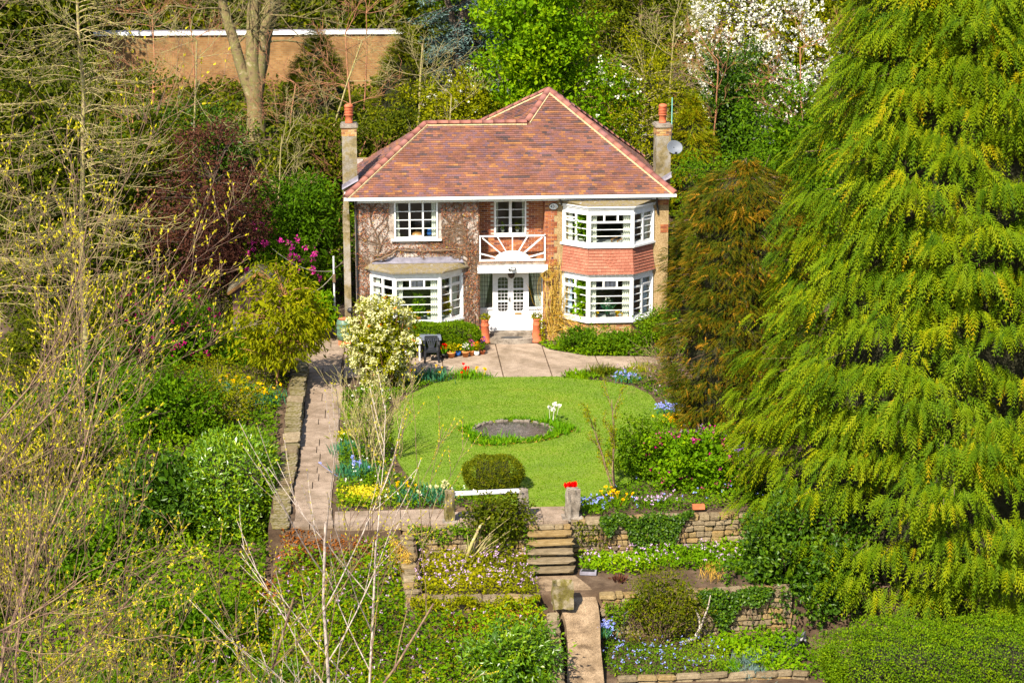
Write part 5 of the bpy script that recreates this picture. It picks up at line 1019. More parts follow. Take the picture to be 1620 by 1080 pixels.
sp.leaves(np.c_[x, -.01-ex, z], rng.normal(size=(n, 3))*[1, .5, 1]+[0, -.2, -.2], rng.normal(size=(n, 3))*.6+[0, -1, .3], rng.uniform(.03, .085, n), rng.uniform(.012, .04, n), np.clip(rng.normal(.40, .2, n)+.35*(rng.random(n) < .06), 0, 1)); sp.build('twiglets', M['creeper'], t)
t = thing('dry_climber', 'straw coloured dry climber on the pier right of the door', 'climber', (1.5, -.1, 0)); st = Soup(); sp = Soup()
for i in range(46):
    x0 = rng.uniform(1.25, 1.8); p = curve((x0, -.06, rng.uniform(.05, 1.2)), (x0+rng.normal()*.25, -.07-rng.random()*.1, rng.uniform(1.2, 3.2)), 0, 9, .06); st.tube(p, np.linspace(.012, .005, 9), 3, rng.random())
for i in range(24): p = curve((rng.uniform(1.5, 1.8), -.1, rng.uniform(.3, 1.1)), (rng.uniform(2.0, 3.3), -.95-.1*rng.random(), rng.uniform(.15, .8)), .15, 8, .05); st.tube(p, np.linspace(.010, .005, 8), 3, rng.random())
for i in range(12): a = rng.uniform(0, 6); p = np.array([(1.25+.18*math.cos(q)*(1+.2*rng.normal()), -.2, 2.45+.16*math.sin(q)+rng.normal()*.03) for q in np.linspace(a, a+4, 9)]); st.tube(p, np.full(9, .008), 3, rng.random())
st.build('stems', M['tan'], t); n = 900; P = np.c_[rng.normal(1.52, .14, n), -.05-rng.random(n)*.12, rng.uniform(.1, 2.9, n)]; sp.leaves(P, rdir(n), rdir(n)+[0, -1, 0], .06, .025, rng.random(n)); sp.build('dry_leaves', M['tan'], t)
# ---------------------------------------------------------------- garden shrubs
def hedge_box(name, label, x0, x1, y0, y1, z0, z1, mat, n, L, W, rag=.05, cat='hedge', pw=5., core=.72):
    t = thing(name, label, cat, ((x0+x1)/2, (y0+y1)/2, z0)); sp = Soup()
    c = np.array([(x0+x1)/2, (y0+y1)/2, (z0+z1)/2]); hs = np.array([(x1-x0)/2, (y1-y0)/2, (z1-z0)/2]); d = rng.normal(size=(n, 3)); d /= (np.abs(d)**pw).sum(1, keepdims=True)**(1/pw); d = d[(d[:, 1] < .7) | (rng.random(n) < .4)]; n = len(d)
    lu = 1+.05*np.sin(d[:, :1]*7+d[:, 2:]*5)+.035*np.sin(d[:, :1]*17+d[:, 1:2]*9)+rng.normal(size=(n, 1))*rag*.5; P = c+d*hs*lu*(1-rng.random((n, 1))**2*.12); o = U(d**3/hs)
    cv = .5+.18*np.sin(d[:, 0]*13+d[:, 2]*9)*np.sin(d[:, 1]*11)
    sp.leaves(P, rdir(n)+o*.6+[0, 0, .3], rdir(n)*.7+o, L*rng.uniform(.6, 1.3, n), W*rng.uniform(.7, 1.2, n), np.clip(cv+rng.normal(size=n)*.2, 0, 1)); sp.build('crown', M[mat], t)
    m = MB().box(*np.stack([c-hs*core, c+hs*core], 1).ravel().tolist()); m.build('stems', M['inner'], t); return t  # not real stems: added solid box stops see-through, interior shade in its colour
hedge_box('clipped_hedge', 'clipped green hedge under the left bay window', -3.9, -1.32, -1.72, -.88, 0, 1.0, 'hedge', 20000, .07, .042)
hedge_box('clipped_hedge', 'big clipped yellow green hedge at the bottom right corner', 5.75, 11.5, -26.8, -24.1, -3.3, -.98, 'hedge', 80000, .055, .04, .05)
hedge_box('round_bush', 'dark round clipped bush at the front of the lawn', -2.58, -.96, -17.7, -16.1, 0, .92, 'yew', 12000, .06, .03, cat='bush', pw=2.4, core=.55)
hedge_box('rough_hedge', 'rough yellow green hedge rising behind the white coped wall', -20.5, -2.5, 34.2, 36.5, 4.6, 9.6, 'olive', 26000, .34, .22, .3, pw=8., core=.5)
_, cc = plant('white_shrub', 'creamy white flowering shrub between path and patio', 'shrub', (-4.6, -5.9, 0), (-4.75, -5.9, 1.5), (1.0, .95, 1.4), 'ygreen', 280, 34, .10, .05, cl_r=.25, fill=.15, shell=.4, limbs=45, r0=.03, bark='bark_orange', zmin=.1)
blossom(_, cc, 'cflower', 900, 11, .09, .07, outc=(-4.6, -5.9, 1.4), push=.06); blossom(_, cc, 'orange', 26, 6, .08, .06, 'new_leaves', outc=(-4.6, -5.9, 1.4), push=.12)
plant('drooping_tree', 'small yellow green tree with drooping leaves before the shed', 'tree', (-8.2, -6.0, .05), (-7.85, -5.7, 2.25), (1.6, 1.4, 1.75), 'ygreen', 200, 40, .19, .055, trunk=.055, bark='bark_orange', cl_r=.3, fill=.05, droop=1.1, shell=.35, limbs=70, vm=.4, out=.5)
plant('hydrangea_bush', 'small bright green hydrangea against the side path', 'shrub', (-6.95, .9, 0), (-6.9, .9, .9), (.55, .5, .75), 'bright', 50, 30, .15, .10, cl_r=.22, limbs=10, r0=.015)
_, cc = plant('flowering_currant', 'magenta flowering currant on the left slope', 'shrub', (-12, -3, .1), (-12, -3, 1.35), (1.6, 1.3, 1.35), 'mid', 150, 40, .11, .08, cl_r=.3, limbs=40, r0=.02); blossom(_, cc, 'magenta', 230, 7, .075, .1, outc=(-12, -3, 1), push=.12)
plant('willow_shrub', 'arching shrub of thin yellow green stems on the left slope', 'shrub', (-11, -1.2, .1), (-10.9, -1.2, 1.5), (1.1, .9, 1.2), 'ygreen', 90, 16, .07, .03, cl_r=.3, fill=0, limbs=80, r0=.012, bark='bark_pale')
plant('golden_shrub', 'fine leaved golden shrub left of the path wall', 'shrub', (-9.7, -9, 0), (-9.7, -9, .75), (1.15, 1.0, 1.0), 'ygreen', 150, 45, .055, .025, cl_r=.28, fill=.1, limbs=60, r0=.012, bark='bark_pale', vm=.5)
plant('green_shrub', 'rounded mid green shrub left of the laurel hedge', 'shrub', (-11.3, -10.2, -.4), (-11.3, -10.2, .6), (1.4, 1.2, 1.3), 'mid', 190, 45, .10, .06, cl_r=.3, limbs=20)
hedge_box('laurel_hedge', 'big glossy bright laurel hedge left of the path', -10.2, -7.85, -17.4, -13.6, -1.4, 1.05, 'laurel', 15000, .14, .06, .10, pw=4.)
plant('dark_laurel', 'dark laurel in shade left of the bright laurel', 'shrub', (-10.9, -16.5, -1.4), (-10.9, -16.4, -.3), (1.5, 1.4, 1.5), 'dark', 230, 42, .15, .06, cl_r=.3, limbs=20)
for (x, y, z, rx, rz, m, lab) in ((-13.6, -8, .3, 1.7, 1.7, 'mid', 'leafy green bush on the far left slope'), (-14.6, -13, -.3, 2.0, 1.8, 'olive', 'olive bush behind the budding twigs'), (-13.4, -18.5, -1.0, 2.0, 1.5, 'mid', 'green bush low on the left behind twigs'), (-9.6, -22, -1.9, 1.7, 1.1, 'mid', 'spreading bush below the laurel'), (-11.8, -25, -2.6, 2.2, 1.3, 'hedge', 'wide bush at the lower left'), (-7.6, -25.5, -2.6, 1.5, .9, 'laurel', 'leafy bush at the bottom left of centre'), (-4.6, -26, -2.7, 1.6, .9, 'mid', 'low bush below the left terrace wall'), (-15.4, -3, .5, 1.8, 2.0, 'olive', 'dull bush beside the lichened tree'), (-9.2, -2.5, .2, 1.2, .9, 'mid', 'low shrub under the drooping tree'), (-16, -20, -1.2, 2.4, 2.2, 'olive', 'bush at the left edge low down'), (-13.8, 1.5, .5, 1.6, 1.8, 'olive', 'bush left of the red maple'), (-5.8, -29.5, -3.7, 2.2, 1.1, 'mid', 'bush at the bottom edge centre left'), (-10, -30, -4, 2.4, 1.3, 'olive', 'bush at the bottom edge far left')):
    plant('green_bush', lab, 'bush', (x, y, H(x, y)), (x, y, z), (rx, rx*.8, rz), m, 170, 42, .12, .07, cl_r=.32, limbs=30, r0=.02, group='bushes on the left bank', fill=.15)
plant('dark_evergreen', 'glossy green laurel left of the lower path', 'shrub', (-1.9, -25.2, -2.3), (-1.85, -25.2, -1.55), (1.0, 1.0, .8), 'laurel', 170, 40, .13, .05, cl_r=.25, limbs=20, vm=.35)
plant('holly_bush', 'dark glossy bush under the skirts of the huge cypress', 'shrub', (5.8, -21.2, -1.6), (5.7, -21.4, -.95), (1.75, 1.3, 1.9), 'dark', 400, 42, .11, .065, cl_r=.28, limbs=25, fill=.2, vm=.5, vs=.2)
plant('cotoneaster', 'arching fine leaved shrub against the golden stone wall', 'shrub', (2.05, -23.1, -2.1), (2.15, -22.95, -1.15), (1.05, .7, 1.0), 'olive', 230, 42, .055, .03, cl_r=.25, fill=.08, limbs=70, r0=.015, vm=.6, shell=.3)
t = thing('pale_branch', 'bare pale crooked branch at the foot of the stone wall', 'branch', (3.0, -23.2, -2.1)); st = Soup(); st.tube(np.array([(2.55, -23.35, -2.0), (2.85, -23.3, -1.9), (3.0, -23.25, -1.65), (2.98, -23.2, -1.4), (2.9, -23.1, -1.2)]), np.array([.05, .045, .04, .035, .02]), 6); st.tube(np.array([(3.0, -23.25, -1.65), (3.2, -23.2, -1.1), (3.25, -23.2, -.8)]), np.array([.03, .02, .012]), 5); st.build('wood', M['bark_birch'], t, True)
_, cc = plant('climber_bush', 'leafy climber sprawling over the rail and stone post', 'climber', (-2.6, -20.1, -.9), (-1.75, -19.6, .05), (.85, .55, .72), 'olive', 150, 34, .08, .045, cl_r=.2, fill=.1, limbs=30, r0=.018, bark='bark_pale', shell=.3)
st = Soup(); st.tube(np.array([(-2.75, -20.3, -.9), (-2.55, -20.2, -.4), (-2.3, -20.0, .05), (-1.9, -19.7, .3)]), np.array([.05, .045, .035, .02]), 6); st.build('stem', M['bark_pale'], _, True)
_, cc = plant('green_shrub', 'rounded green shrub right of the lawn by the sapling', 'shrub', (2.5, -16, 0), (2.55, -16, .75), (.95, .9, .85), 'mid', 170, 45, .07, .045, cl_r=.22, limbs=45, r0=.012, vm=.55)
_, cc = plant('flowering_currant', 'pink flowering currant at the right front of the lawn', 'shrub', (3.9, -16.8, 0), (3.85, -16.8, .55), (1.35, 1.2, .95), 'bright', 210, 42, .09, .07, cl_r=.24, limbs=30, r0=.015, vm=.35); blossom(_, cc, 'magenta', 80, 6, .07, .06, outc=(3.9, -16.8, .4), push=.12); blossom(_, cc, 'pink', 45, 6, .06, .06, 'pale_blossom', outc=(3.9, -16.8, .4), push=.12)
plant('evergreen_shrub', 'leafy shrubs in the bed below the right bay', 'shrub', (3.6, -1.7, 0), (3.6, -1.8, .3), (1.35, .6, .48), 'mid', 190, 42, .075, .045, cl_r=.22, limbs=20, r0=.015, vm=.55)
plant('evergreen_shrub', 'mid green shrub against the right house corner', 'shrub', (5.1, -1.9, 0), (5.15, -1.9, .7), (.85, .75, .95), 'hedge', 170, 42, .085, .05, cl_r=.24, limbs=20, r0=.02)
plant('evergreen_shrub', 'small dark shrub near the dry climber', 'shrub', (2.3, -1.3, 0), (2.35, -1.35, .38), (.7, .45, .5), 'mid', 90, 38, .07, .045, cl_r=.2, limbs=15, r0=.012, vm=.35)
t = thing('dead_twigs', 'grey tangle of bare twigs beside the bronzed conifer', 'shrub', (4.7, -6.5, 0)); ls = []
for i in range(26): tree_lines(ls, (4.75+rng.normal()*.2, -6.6+rng.normal()*.2, .1), (rng.normal()*.8-.2, rng.normal()*.6-.3, .9), 1.2, .016, 0, 2, k=(4, 3), up=-.06, wig=.18)
lines_soup(ls, (4, 3, 3)).build('stems', M['bark_twig'], t)
# twiggy saplings round the lawn
t = thing('bare_shrub', 'clump of bare upright stems in the left lawn border', 'shrub', (-5.1, -14.2, 0)); ls = []
for i in range(26): tree_lines(ls, (-5.1+rng.normal()*.35, -14.2+rng.normal()*.35, 0), (rng.normal()*.28, rng.normal()*.25, 1), rng.uniform(1.3, 2.3), .018, 0, 2, k=(5, 3), ang=(.45, .5), up=.05, wig=.10, ratio=.42)
lines_soup(ls, (5, 3, 3)).build('stems', M['bark_pale'], t); sp = Soup(); P = np.concatenate([p for p, r, l in ls if l == 2]); P = P[rng.permutation(len(P))[:700]]; n = len(P); sp.leaves(P, rdir(n)+[0, 0, .5], rdir(n), .05, .025, rng.random(n)); sp.build('buds', M['ygreen'], t)['kind'] = 'stuff'
t = thing('young_sapling', 'thin young sapling leaning over the right of the lawn', 'tree', (1.5, -17.6, 0)); ls = []
for d, L in (((-.42, 0, 1), 2.4), ((-.05, .1, 1), 2.7), ((-.2, -.1, 1), 1.6)): tree_lines(ls, (1.55, -17.6, 0), d, L, .028, 0, 2, k=(6, 3), ang=(.4, .5), up=.04, wig=.06, ratio=.3)
lines_soup(ls, (5, 3, 3)).build('trunk', M['bark_twig'], t); sp = Soup(); P = np.concatenate([p[1:] for p, r, l in ls if l >= 1]); P = np.repeat(P, 4, 0)+rng.normal(size=(len(P)*4, 3))*.03; n = len(P); sp.leaves(P, rdir(n)+[0, 0, .4], rdir(n), .05, .03, rng.random(n)); sp.build('leaves', M['ygreen'], t)
# ---------------------------------------------------------------- flower clumps
def clump(label, x, y, r, n, L, leaf, fl=None, nf=0, fs=.07, fh=.9, W=.03, cat='flowers', group='flower clumps in the borders', name='flower_clump', lean=.35, zz=None):
    z = float(H(x, y)) if zz is None else zz; t = thing(name, label, cat, (x, y, z), group); sp = Soup(); straps(sp, (x, y, z), n, L, W, lean, spread=r*.5); sp.build('leaves', M[leaf], t)
    if fl:
        q = Soup(); per = 6; P = np.repeat(np.c_[rng.normal(x, r*.5, nf), rng.normal(y, r*.5, nf), z+L*fh*rng.uniform(.8, 1.15, nf)], per, 0); m = len(P)
        if nf <= 14:
            for i in range(nf):
                q = Soup(); p = P[i*per]; k = np.repeat(p[None], 9, 0); q.leaves(k+rng.normal(size=(9, 3))*fs*.12, rdir(9)*.6+[0, 0, .8], rdir(9)+[0, -.6, .2], fs, fs*.7, rng.random(9)); q.tube(np.array([(x+(p[0]-x)*.5, y+(p[1]-y)*.5, z), p]), np.array([.006, .006]), 3, .3); q.build('flower', M[fl], t)
            return t
        st = Soup(); straps(st, (x, y, z), nf, L*fh, .012, .1, spread=r*.5); st.build('stalks', M['strap'], t)['kind'] = 'stuff'
        q.leaves(P+rng.normal(size=(m, 3))*fs*.2, rdir(m)+[0, 0, .8], rdir(m)+[0, -.6, .2], fs, fs*.7, rng.random(m)); q.build('flowers', M[fl], t)['kind'] = 'stuff'
    return t
C_ = clump
C_('red tulips standing behind the pale stone post', .22, -18.75, .22, 30, .34, 'strap', 'red', 5, .14, 1.35, zz=.2)
C_('white narcissi at the back right of the pond', .42, -10.6, .28, 60, .38, 'strap', 'wflower', 6, .11, 1.35)
C_('tuft of long grass on the right of the pond', .72, -11.5, .35, 150, .34, 'strap'); C_('pale iris shoots along the front of the pond', -1.2, -12.35, .7, 70, .30, 'strap', W=.035, lean=.15); C_('pale iris shoots at the left of the pond', -2.1, -12.0, .3, 40, .32, 'strap', W=.035, lean=.15)
C_('bulb leaves with red and yellow tulips by the patio edge', -2.0, -4.75, .5, 190, .34, 'strap', 'red', 5, .08, 1.1); C_('blue green bulb leaves left of the patio tulips', -3.0, -5.0, .55, 210, .40, 'blue_leaf', 'yellow', 4, .07, 1.0); C_('bulb leaves with yellow tulips at the lawn corner', -1.45, -4.95, .35, 110, .26, 'strap', 'yellow', 4, .08, 1.2)
C_('blue green daffodil leaves along the left border', -5.6, -15.2, .5, 230, .42, 'blue_leaf', 'blue', 10, .06, .9); C_('tall blue green leaves beside the bare stems', -5.75, -13.2, .45, 180, .44, 'blue_leaf'); C_('daffodil leaves with pale flowers before the round bush', -3.3, -17.6, .6, 260, .38, 'blue_leaf', 'cflower', 9, .09, 1.1); C_('daffodil leaves in the middle of the front border', -4.2, -17.4, .55, 240, .38, 'blue_leaf', 'yellow', 5, .07, 1.0)
C_('daffodils behind the path wall on the left', -8.6, -8.0, .8, 300, .42, 'blue_leaf', 'yellow', 22, .08, 1.0); C_('yellow daffodils under the drooping tree', -9.5, -6.6, .6, 200, .40, 'blue_leaf', 'yellow', 14, .08, 1.0)
C_('pale blue flowers at the right lawn edge', 4.3, -9.6, .45, 120, .24, 'blue_leaf', 'blue', 60, .06, 1.0); C_('yellow flowers at the right lawn edge', 4.35, -11.0, .5, 120, .26, 'strap', 'yellow', 70, .08, 1.0); C_('violet honesty flowers by the bronzed conifer', 4.7, -13.0, .6, 150, .4, 'strap', 'mauve', 70, .07, 1.0); C_('violet flowers in shade under the bronzed conifer', 5.3, -14.6, .6, 120, .35, 'strap', 'violet', 40, .07, 1.0)
C_('silver blue foliage at the back right of the lawn', 3.5, -5.6, .45, 170, .28, 'blue_leaf', 'blue', 22, .06, .9); C_('lush green leaves at the patio right corner', 1.9, -5.0, .5, 220, .26, 'bright', None, W=.06, lean=.8); C_('yellow green grassy tuft by the right patio', 4.2, -4.7, .45, 240, .38, 'ygreen'); C_('brown tinted small bush on the patio border', 2.7, -4.7, .4, 220, .4, 'olive', W=.025, lean=.6)
C_('pale blue forget me nots right of the stone post', .85, -18.6, .5, 200, .24, 'mid', 'blue', 36, .05, 1.0, lean=.7); C_('yellow flowers in the front right border', 1.5, -18.2, .4, 140, .28, 'mid', 'yellow', 14, .07, 1.0, lean=.7); C_('mauve primulas above the ivy wall', 2.6, -18.4, .5, 160, .2, 'mid', 'mauve', 30, .06, 1.0, lean=.7)
C_('blue flowers spilling beside the lower path', .52, -23.2, .35, 170, .28, 'blue_leaf', 'blue', 60, .05, 1.0, lean=.6, zz=-1.75); C_('purple leaved rosette on the right terrace', 1.15, -21.6, .16, 40, .22, 'maple', W=.05, lean=.9); C_('grey lavender tuft in the lower bed', 4.1, -24.3, .4, 260, .32, 'cedar', W=.015, lean=.6); C_('second grey lavender tuft near the kerb', 4.0, -24.9, .35, 220, .26, 'cedar', W=.015, lean=.7); C_('bright green grassy tuft in the lower bed', 3.55, -24.6, .28, 260, .26, 'strap', W=.015, lean=.5); C_('dry twiggy stems on the right terrace soil', 3.55, -21.7, .35, 60, .5, 'tan', W=.012, lean=.35)
C_('lime yellow euphorbia at the path corner', -5.3, -17.3, .6, 700, .22, 'ygreen', 'bud', 240, .06, .9, lean=.9); C_('yellow green euphorbia further up the left border', -5.75, -11.6, .35, 300, .26, 'ygreen', 'bud', 60, .05, .9, lean=.8)
# ---------------------------------------------------------------- ground cover
def cover(name, label, poly, dens, L, W, mat, hgt=.14, fl=None, nf=0, fs=.05, zf=H, cat='ground cover', lean=1., patch=.5):
    n = int(area(poly)*dens*(1.7 if dens > 100 else 1)); q = polypts(poly, n); f = np.sin(q[:, 0]*2.1+1.7*np.sin(q[:, 1]*1.3))*np.sin(q[:, 1]*2.7+q[:, 0]); k = rng.random(n) < 1-patch*(f < -.2); q, f = q[k], f[k]; n = len(q)
    P = np.c_[q, zf(q[:, 0], q[:, 1])+rng.random(n)*hgt*(1+.5*f)]; sp = Soup(); cv = .45+.2*np.sin(q[:, 0]*1.3+q[:, 1]*.9)+.12*f
    sp.leaves(P, rdir(n)*[1, 1, .6]+[0, -.1, .35], rdir(n)*.7+[0, -.3, .8], L*rng.uniform(.6, 1.4, n), W*rng.uniform(.7, 1.3, n), np.clip(cv+rng.normal(size=n)*.2, 0, 1)); o = sp.build(name, M[mat]); tag(o, label, cat, kind='stuff')
    if fl:
        q = polypts(poly, nf); m = len(q); P = np.c_[q, zf(q[:, 0], q[:, 1])+hgt*rng.uniform(.8, 1.5, m)]; P = np.repeat(P, 4, 0); m = len(P); s = Soup(); s.leaves(P+rng.normal(size=(m, 3))*fs*.3, rdir(m)+[0, 0, .3], rdir(m)+[0, -.4, .8], fs, fs*.75, rng.random(m)); tag(s.build('ground_flowers', M[fl]), 'small '+fl+' flowers scattered over '+label, 'flowers', kind='stuff')
ctr = lambda z: (lambda x, y: np.full(len(x), z))
cover('border_plants', 'low plants in the left lawn border', [(-6.0, -6.2), (-4.5, -6.2), (-4.5, -15.5), (-3.9, -16.4), (-1.3, -18.2), (-6.05, -18.3)], 280, .10, .05, 'hedge', .26, 'wflower', 60)
cover('border_plants', 'low plants between lawn and patio', [(-5.4, -4.6), (-2.3, -4.5), (-1.3, -5.0), (-2.3, -5.2), (-3.1, -5.8), (-4.3, -7.4), (-5.4, -7)], 220, .09, .05, 'mid', .18)
cover('border_plants', 'low plants behind the right of the lawn', [(1.2, -4.95), (3.1, -4.0), (5.3, -3.7), (5.6, -8), (5.2, -12), (4.2, -12), (4.2, -8), (3.6, -6.2), (2.3, -5.4)], 210, .08, .05, 'hedge', .2, 'mauve', 60)
cover('border_plants', 'mixed plants of the front right border', [(4.2, -12), (5.6, -12), (6.0, -18.8), (.4, -19.3), (.5, -18.3), (1.9, -17), (3.1, -15)], 230, .08, .05, 'mid', .24, 'blue', 60)
cover('border_plants', 'fresh green leaves in the bed below the right bay', [(.9, -.45), (1.9, -.3), (2.6, -1.0), (4.3, -1), (5.2, -.3), (5.6, -2.5), (2.6, -2.25), (1.35, -1.3)], 330, .09, .06, 'bright', .18, patch=0)
cover('terrace_plants', 'yellow green herbs on the left terrace beside the steps', [(-4.15, -19.9), (-1.1, -19.9), (-1.05, -21.3), (-.95, -22.5), (-4.1, -22.4)], 420, .085, .045, 'ygreen', .32, 'mauve', 170, patch=.25)
cover('terrace_plants', 'green leaves sprawling over the right terrace', [(.25, -19.95), (5.2, -19.4), (5.6, -20.8), (4.4, -21.2), (2.4, -20.9), (1.6, -21.3), (.3, -20.9)], 420, .10, .055, 'bright', .26, 'mauve', 120, patch=.2)
cover('wall_ivy', 'dark ivy hanging over the front right retaining wall', [(1.2, -1.0), (3.4, -1.0), (3.3, .1), (1.7, .15)], 520, .085, .07, 'dark', .16, zf=None) if 0 else None
def hang(label, x0, x1, y0, y1, z0, z1, n, mat, L=.08, W=.065, name='wall_ivy', fl=None):
    x = rng.uniform(x0, x1, n); f = rng.random(n); e = .12*np.sin(x*5)+.08*np.sin(x*11); u_ = (x-x0)/(x1-x0); ln = np.clip((.62+.30*np.sin(x*3.1+x0)+.22*np.sin(x*7.3)), .12, 1.1)*np.clip(np.minimum(u_, 1-u_)*7+.25, 0, 1); z = z1+.05*np.sin(x*6)-(z1-z0)*f*ln+rng.normal(size=n)*.03; y = y0+(y1-y0)*(x-x0)/(x1-x0)-rng.random(n)*(.10+.12*np.clip(ln, 0, 1))-.04
    t = thing(name, label, 'climber', ((x0+x1)/2, y0, z0)); sp = Soup(); sp.leaves(np.c_[x, y, z], rdir(n)+[0, -.3, -.6], rdir(n)*.5+[0, -1, .35], L*rng.uniform(.7, 1.3, n), W, np.clip(rng.normal(.45, .25, n), 0, 1)); sp.build('leaves', M[mat], t)
    st = Soup()
    for i in range(22): a = rng.uniform(x0, x1); st.tube(curve((a, y0+(y1-y0)*(a-x0)/(x1-x0)-.05, z1), (a+rng.normal()*.2, y0-.07, z0+rng.random()*.3), 0, 6, .03), np.full(6, .008), 3)
    st.build('stems', M['bark'], t)['kind'] = 'stuff'
    if fl: q = Soup(); m = 260; q.leaves(np.c_[rng.uniform(x0, x1, m), y0-.2-rng.random(m)*.06, rng.uniform(z0, z1, m)], rdir(m), rdir(m)+[0, -1, .4], .05, .04, rng.random(m)); q.build('flowers', M[fl], t)
hang('dark ivy hanging over the front right retaining wall', .9, 3.35, -19.62, -19.5, -.95, .12, 4200, 'dark'); hang('thin creeping plants on the wall right of the steps', .2, 1.3, -19.62, -19.55, -.9, .0, 380, 'olive', .06, .04); hang('glossy ivy over the right half of the golden stone wall', 3.0, 4.9, -22.72, -22.64, -1.75, -.82, 2600, 'dark'); hang('green growth over the retaining wall left of the steps', -4.2, -1.15, -19.62, -19.66, -.95, .0, 1100, 'hedge', .07, .045); hang('yellow green herbs tumbling over the left terrace wall', -4.2, -1.0, -22.62, -22.8, -1.5, -.82, 1500, 'ygreen', .08, .045); hang('weedy growth on the golden wall beside the lower path', .65, 1.6, -22.84, -22.8, -2.0, -1.0, 500, 'hedge', .07, .04); hang('straw coloured growth on the wall end of the left terrace', -4.6, -4.2, -20.1, -21.2, -1.6, -.1, 900, 'tan', .12, .02)
cover('flower_bed', 'blue forget me nots filling the lower bed', [(.6, -23.1), (2.2, -23.3), (3.6, -23.6), (3.5, -24.9), (.7, -25.05), (.45, -24.2)], 430, .07, .035, 'hedge', .26, 'blue', 110, .04, patch=.1)
cover('flower_bed', 'green leaves at the right of the lower bed', [(3.2, -23.0), (5.7, -22.9), (5.7, -25.0), (4.3, -24.9), (3.4, -24.0)], 260, .12, .07, 'bright', .2)
cover('bank_herbs', 'sprawling herbs on the lower left bank', [(-8.2, -20.4), (-5.6, -20.3), (-4.5, -19.8), (-4.4, -21.2), (-4.2, -23), (-.9, -23), (-.9, -29.5), (-9, -30), (-10, -24)], 230, .12, .06, 'bright', .42, 'mauve', 320, patch=.1)
cover('bank_herbs', 'yellowish herbs mixed into the lower left bank', [(-8.2, -20.4), (-5.6, -20.3), (-4.5, -19.8), (-4.4, -21.2), (-4.2, -23), (-.9, -23), (-.9, -29.5), (-9, -30), (-10, -24)], 120, .10, .05, 'ygreen', .5, patch=.4)
cover('bank_herbs', 'green undergrowth on the left bank', [(-8, -8), (-18, -6), (-20, -30), (-9.5, -30), (-8, -21)], 150, .13, .07, 'hedge', .4, patch=.15)
cover('bank_herbs', 'undergrowth between the maple and the path', [(-7.6, 5), (-18, 5), (-18, -8), (-7.8, -8)], 120, .11, .06, 'olive', .3, patch=.3)
cover('leaf_litter', 'orange dead leaves on the bank below the path corner', [(-8.6, -19.4), (-6.2, -19.75), (-5.0, -19.8), (-5.2, -20.5), (-7, -21.2), (-9.2, -21.4)], 330, .085, .05, 'litter', .06, patch=.1); cover('step_weeds', 'weeds sprouting along the edges of the stone steps', [(-1.15, -19.9), (-.85, -19.9), (-.85, -21.2), (-1.2, -21.3)], 500, .06, .035, 'hedge', .1, zf=lambda x, y: np.interp(y, [-21.2, -19.7], [-.93, -.05])); cover('leaf_litter', 'dead bracken below the left terrace wall', [(-3.4, -22.95), (-1.1, -23.0), (-1.2, -23.5), (-3.3, -23.6)], 260, .11, .03, 'litter', .2)
cover('pond_plants', 'low marsh plants round the pond', [(POND[0]+1.75*math.cos(a), POND[1]-.12+1.45*math.sin(a)) for a in np.linspace(0, 6.283, 30)[:-1]], 0, .06, .03, 'strap') if 0 else None
q = polypts([(POND[0]+(1.65+.22*math.sin(3*a+1)+.12*math.sin(7*a))*math.cos(a), POND[1]-.2+(1.3+.2*math.sin(2*a)+.12*math.sin(5*a))*math.sin(a)) for a in np.linspace(0, 6.283, 30)[:-1]], 6500); q = q[((q[:, 0]-POND[0])/1.22)**2+((q[:, 1]-POND[1])/1.02)**2 > 1]; n = len(q); sp = Soup(); sp.leaves(np.c_[q, np.full(n, .02)+rng.random(n)*.05], rdir(n)*[1, 1, .4]+[0, 0, .7], rdir(n)+[0, -.5, .4], rng.uniform(.06, .2, n), rng.uniform(.02, .05, n), rng.random(n)); q2 = q[rng.permutation(n)[:900]]; s2 = Soup(); s2.leaves(np.c_[q2, np.full(900, .03)], rdir(900)*[1, 1, .3]+[0, 0, .4], rdir(900), .10, .025, rng.random(900)); tag(s2.build('pond_litter', M['tan']), 'dry straw and dead stems among the pond edge plants', 'dead stems', kind='stuff')
tag(sp.build('pond_plants', M['strap']), 'low marsh plants ringing the pond', 'pond plants', kind='stuff')
cover('hill_ivy', 'ivy and undergrowth covering the hillside', [(-26, 6), (26, 6), (28, 33), (-28, 33)], 45, .24, .16, 'olive', .6, patch=.2)
cover('hilltop_scrub', 'rough scrub on the hilltop', [(-50, 39), (50, 39), (60, 110), (-60, 110)], 3.5, .8, .5, 'olive', 1.2, patch=.2)
# ---------------------------------------------------------------- bare foreground trees
def budtree(name, label, starts, bark, budmat, mx=4, nb=None, bs=.06, **kw):
    t = thing(name, label, 'tree', tuple(starts[0][0])); ls = []
    for p, d, L, r in starts: tree_lines(ls, p, d, L, r, 0, mx, **kw)
    lines_soup(ls, (8, 6, 5, 4, 3)).build('trunk', M[bark], t, True)
    P = np.concatenate([p[-1:] for p, r, l in ls if l >= 2]+[p[2:-1] for p, r, l in ls if l == mx]); D = np.concatenate([U(p[-1:]-p[-2:-1]) for p, r, l in ls if l >= 2]+[U(p[3:]-p[2:-1]) for p, r, l in ls if l == mx])
    if nb and len(P) > nb: k = rng.permutation(len(P))[:nb]; P, D = P[k], D[k]
    if nb != 0:
        sp = Soup(); idx = np.repeat(np.arange(len(P)), 3); n = len(idx); A = D[idx]+rdir(n)*.45; sp.leaves(P[idx], A, rdir(n), bs*rng.uniform(.7, 1.5, n), bs*.38*rng.uniform(.7, 1.3, n), rng.random(n), .35, .4); sp.build('buds', M[budmat], t)['kind'] = 'stuff'
    return t, ls
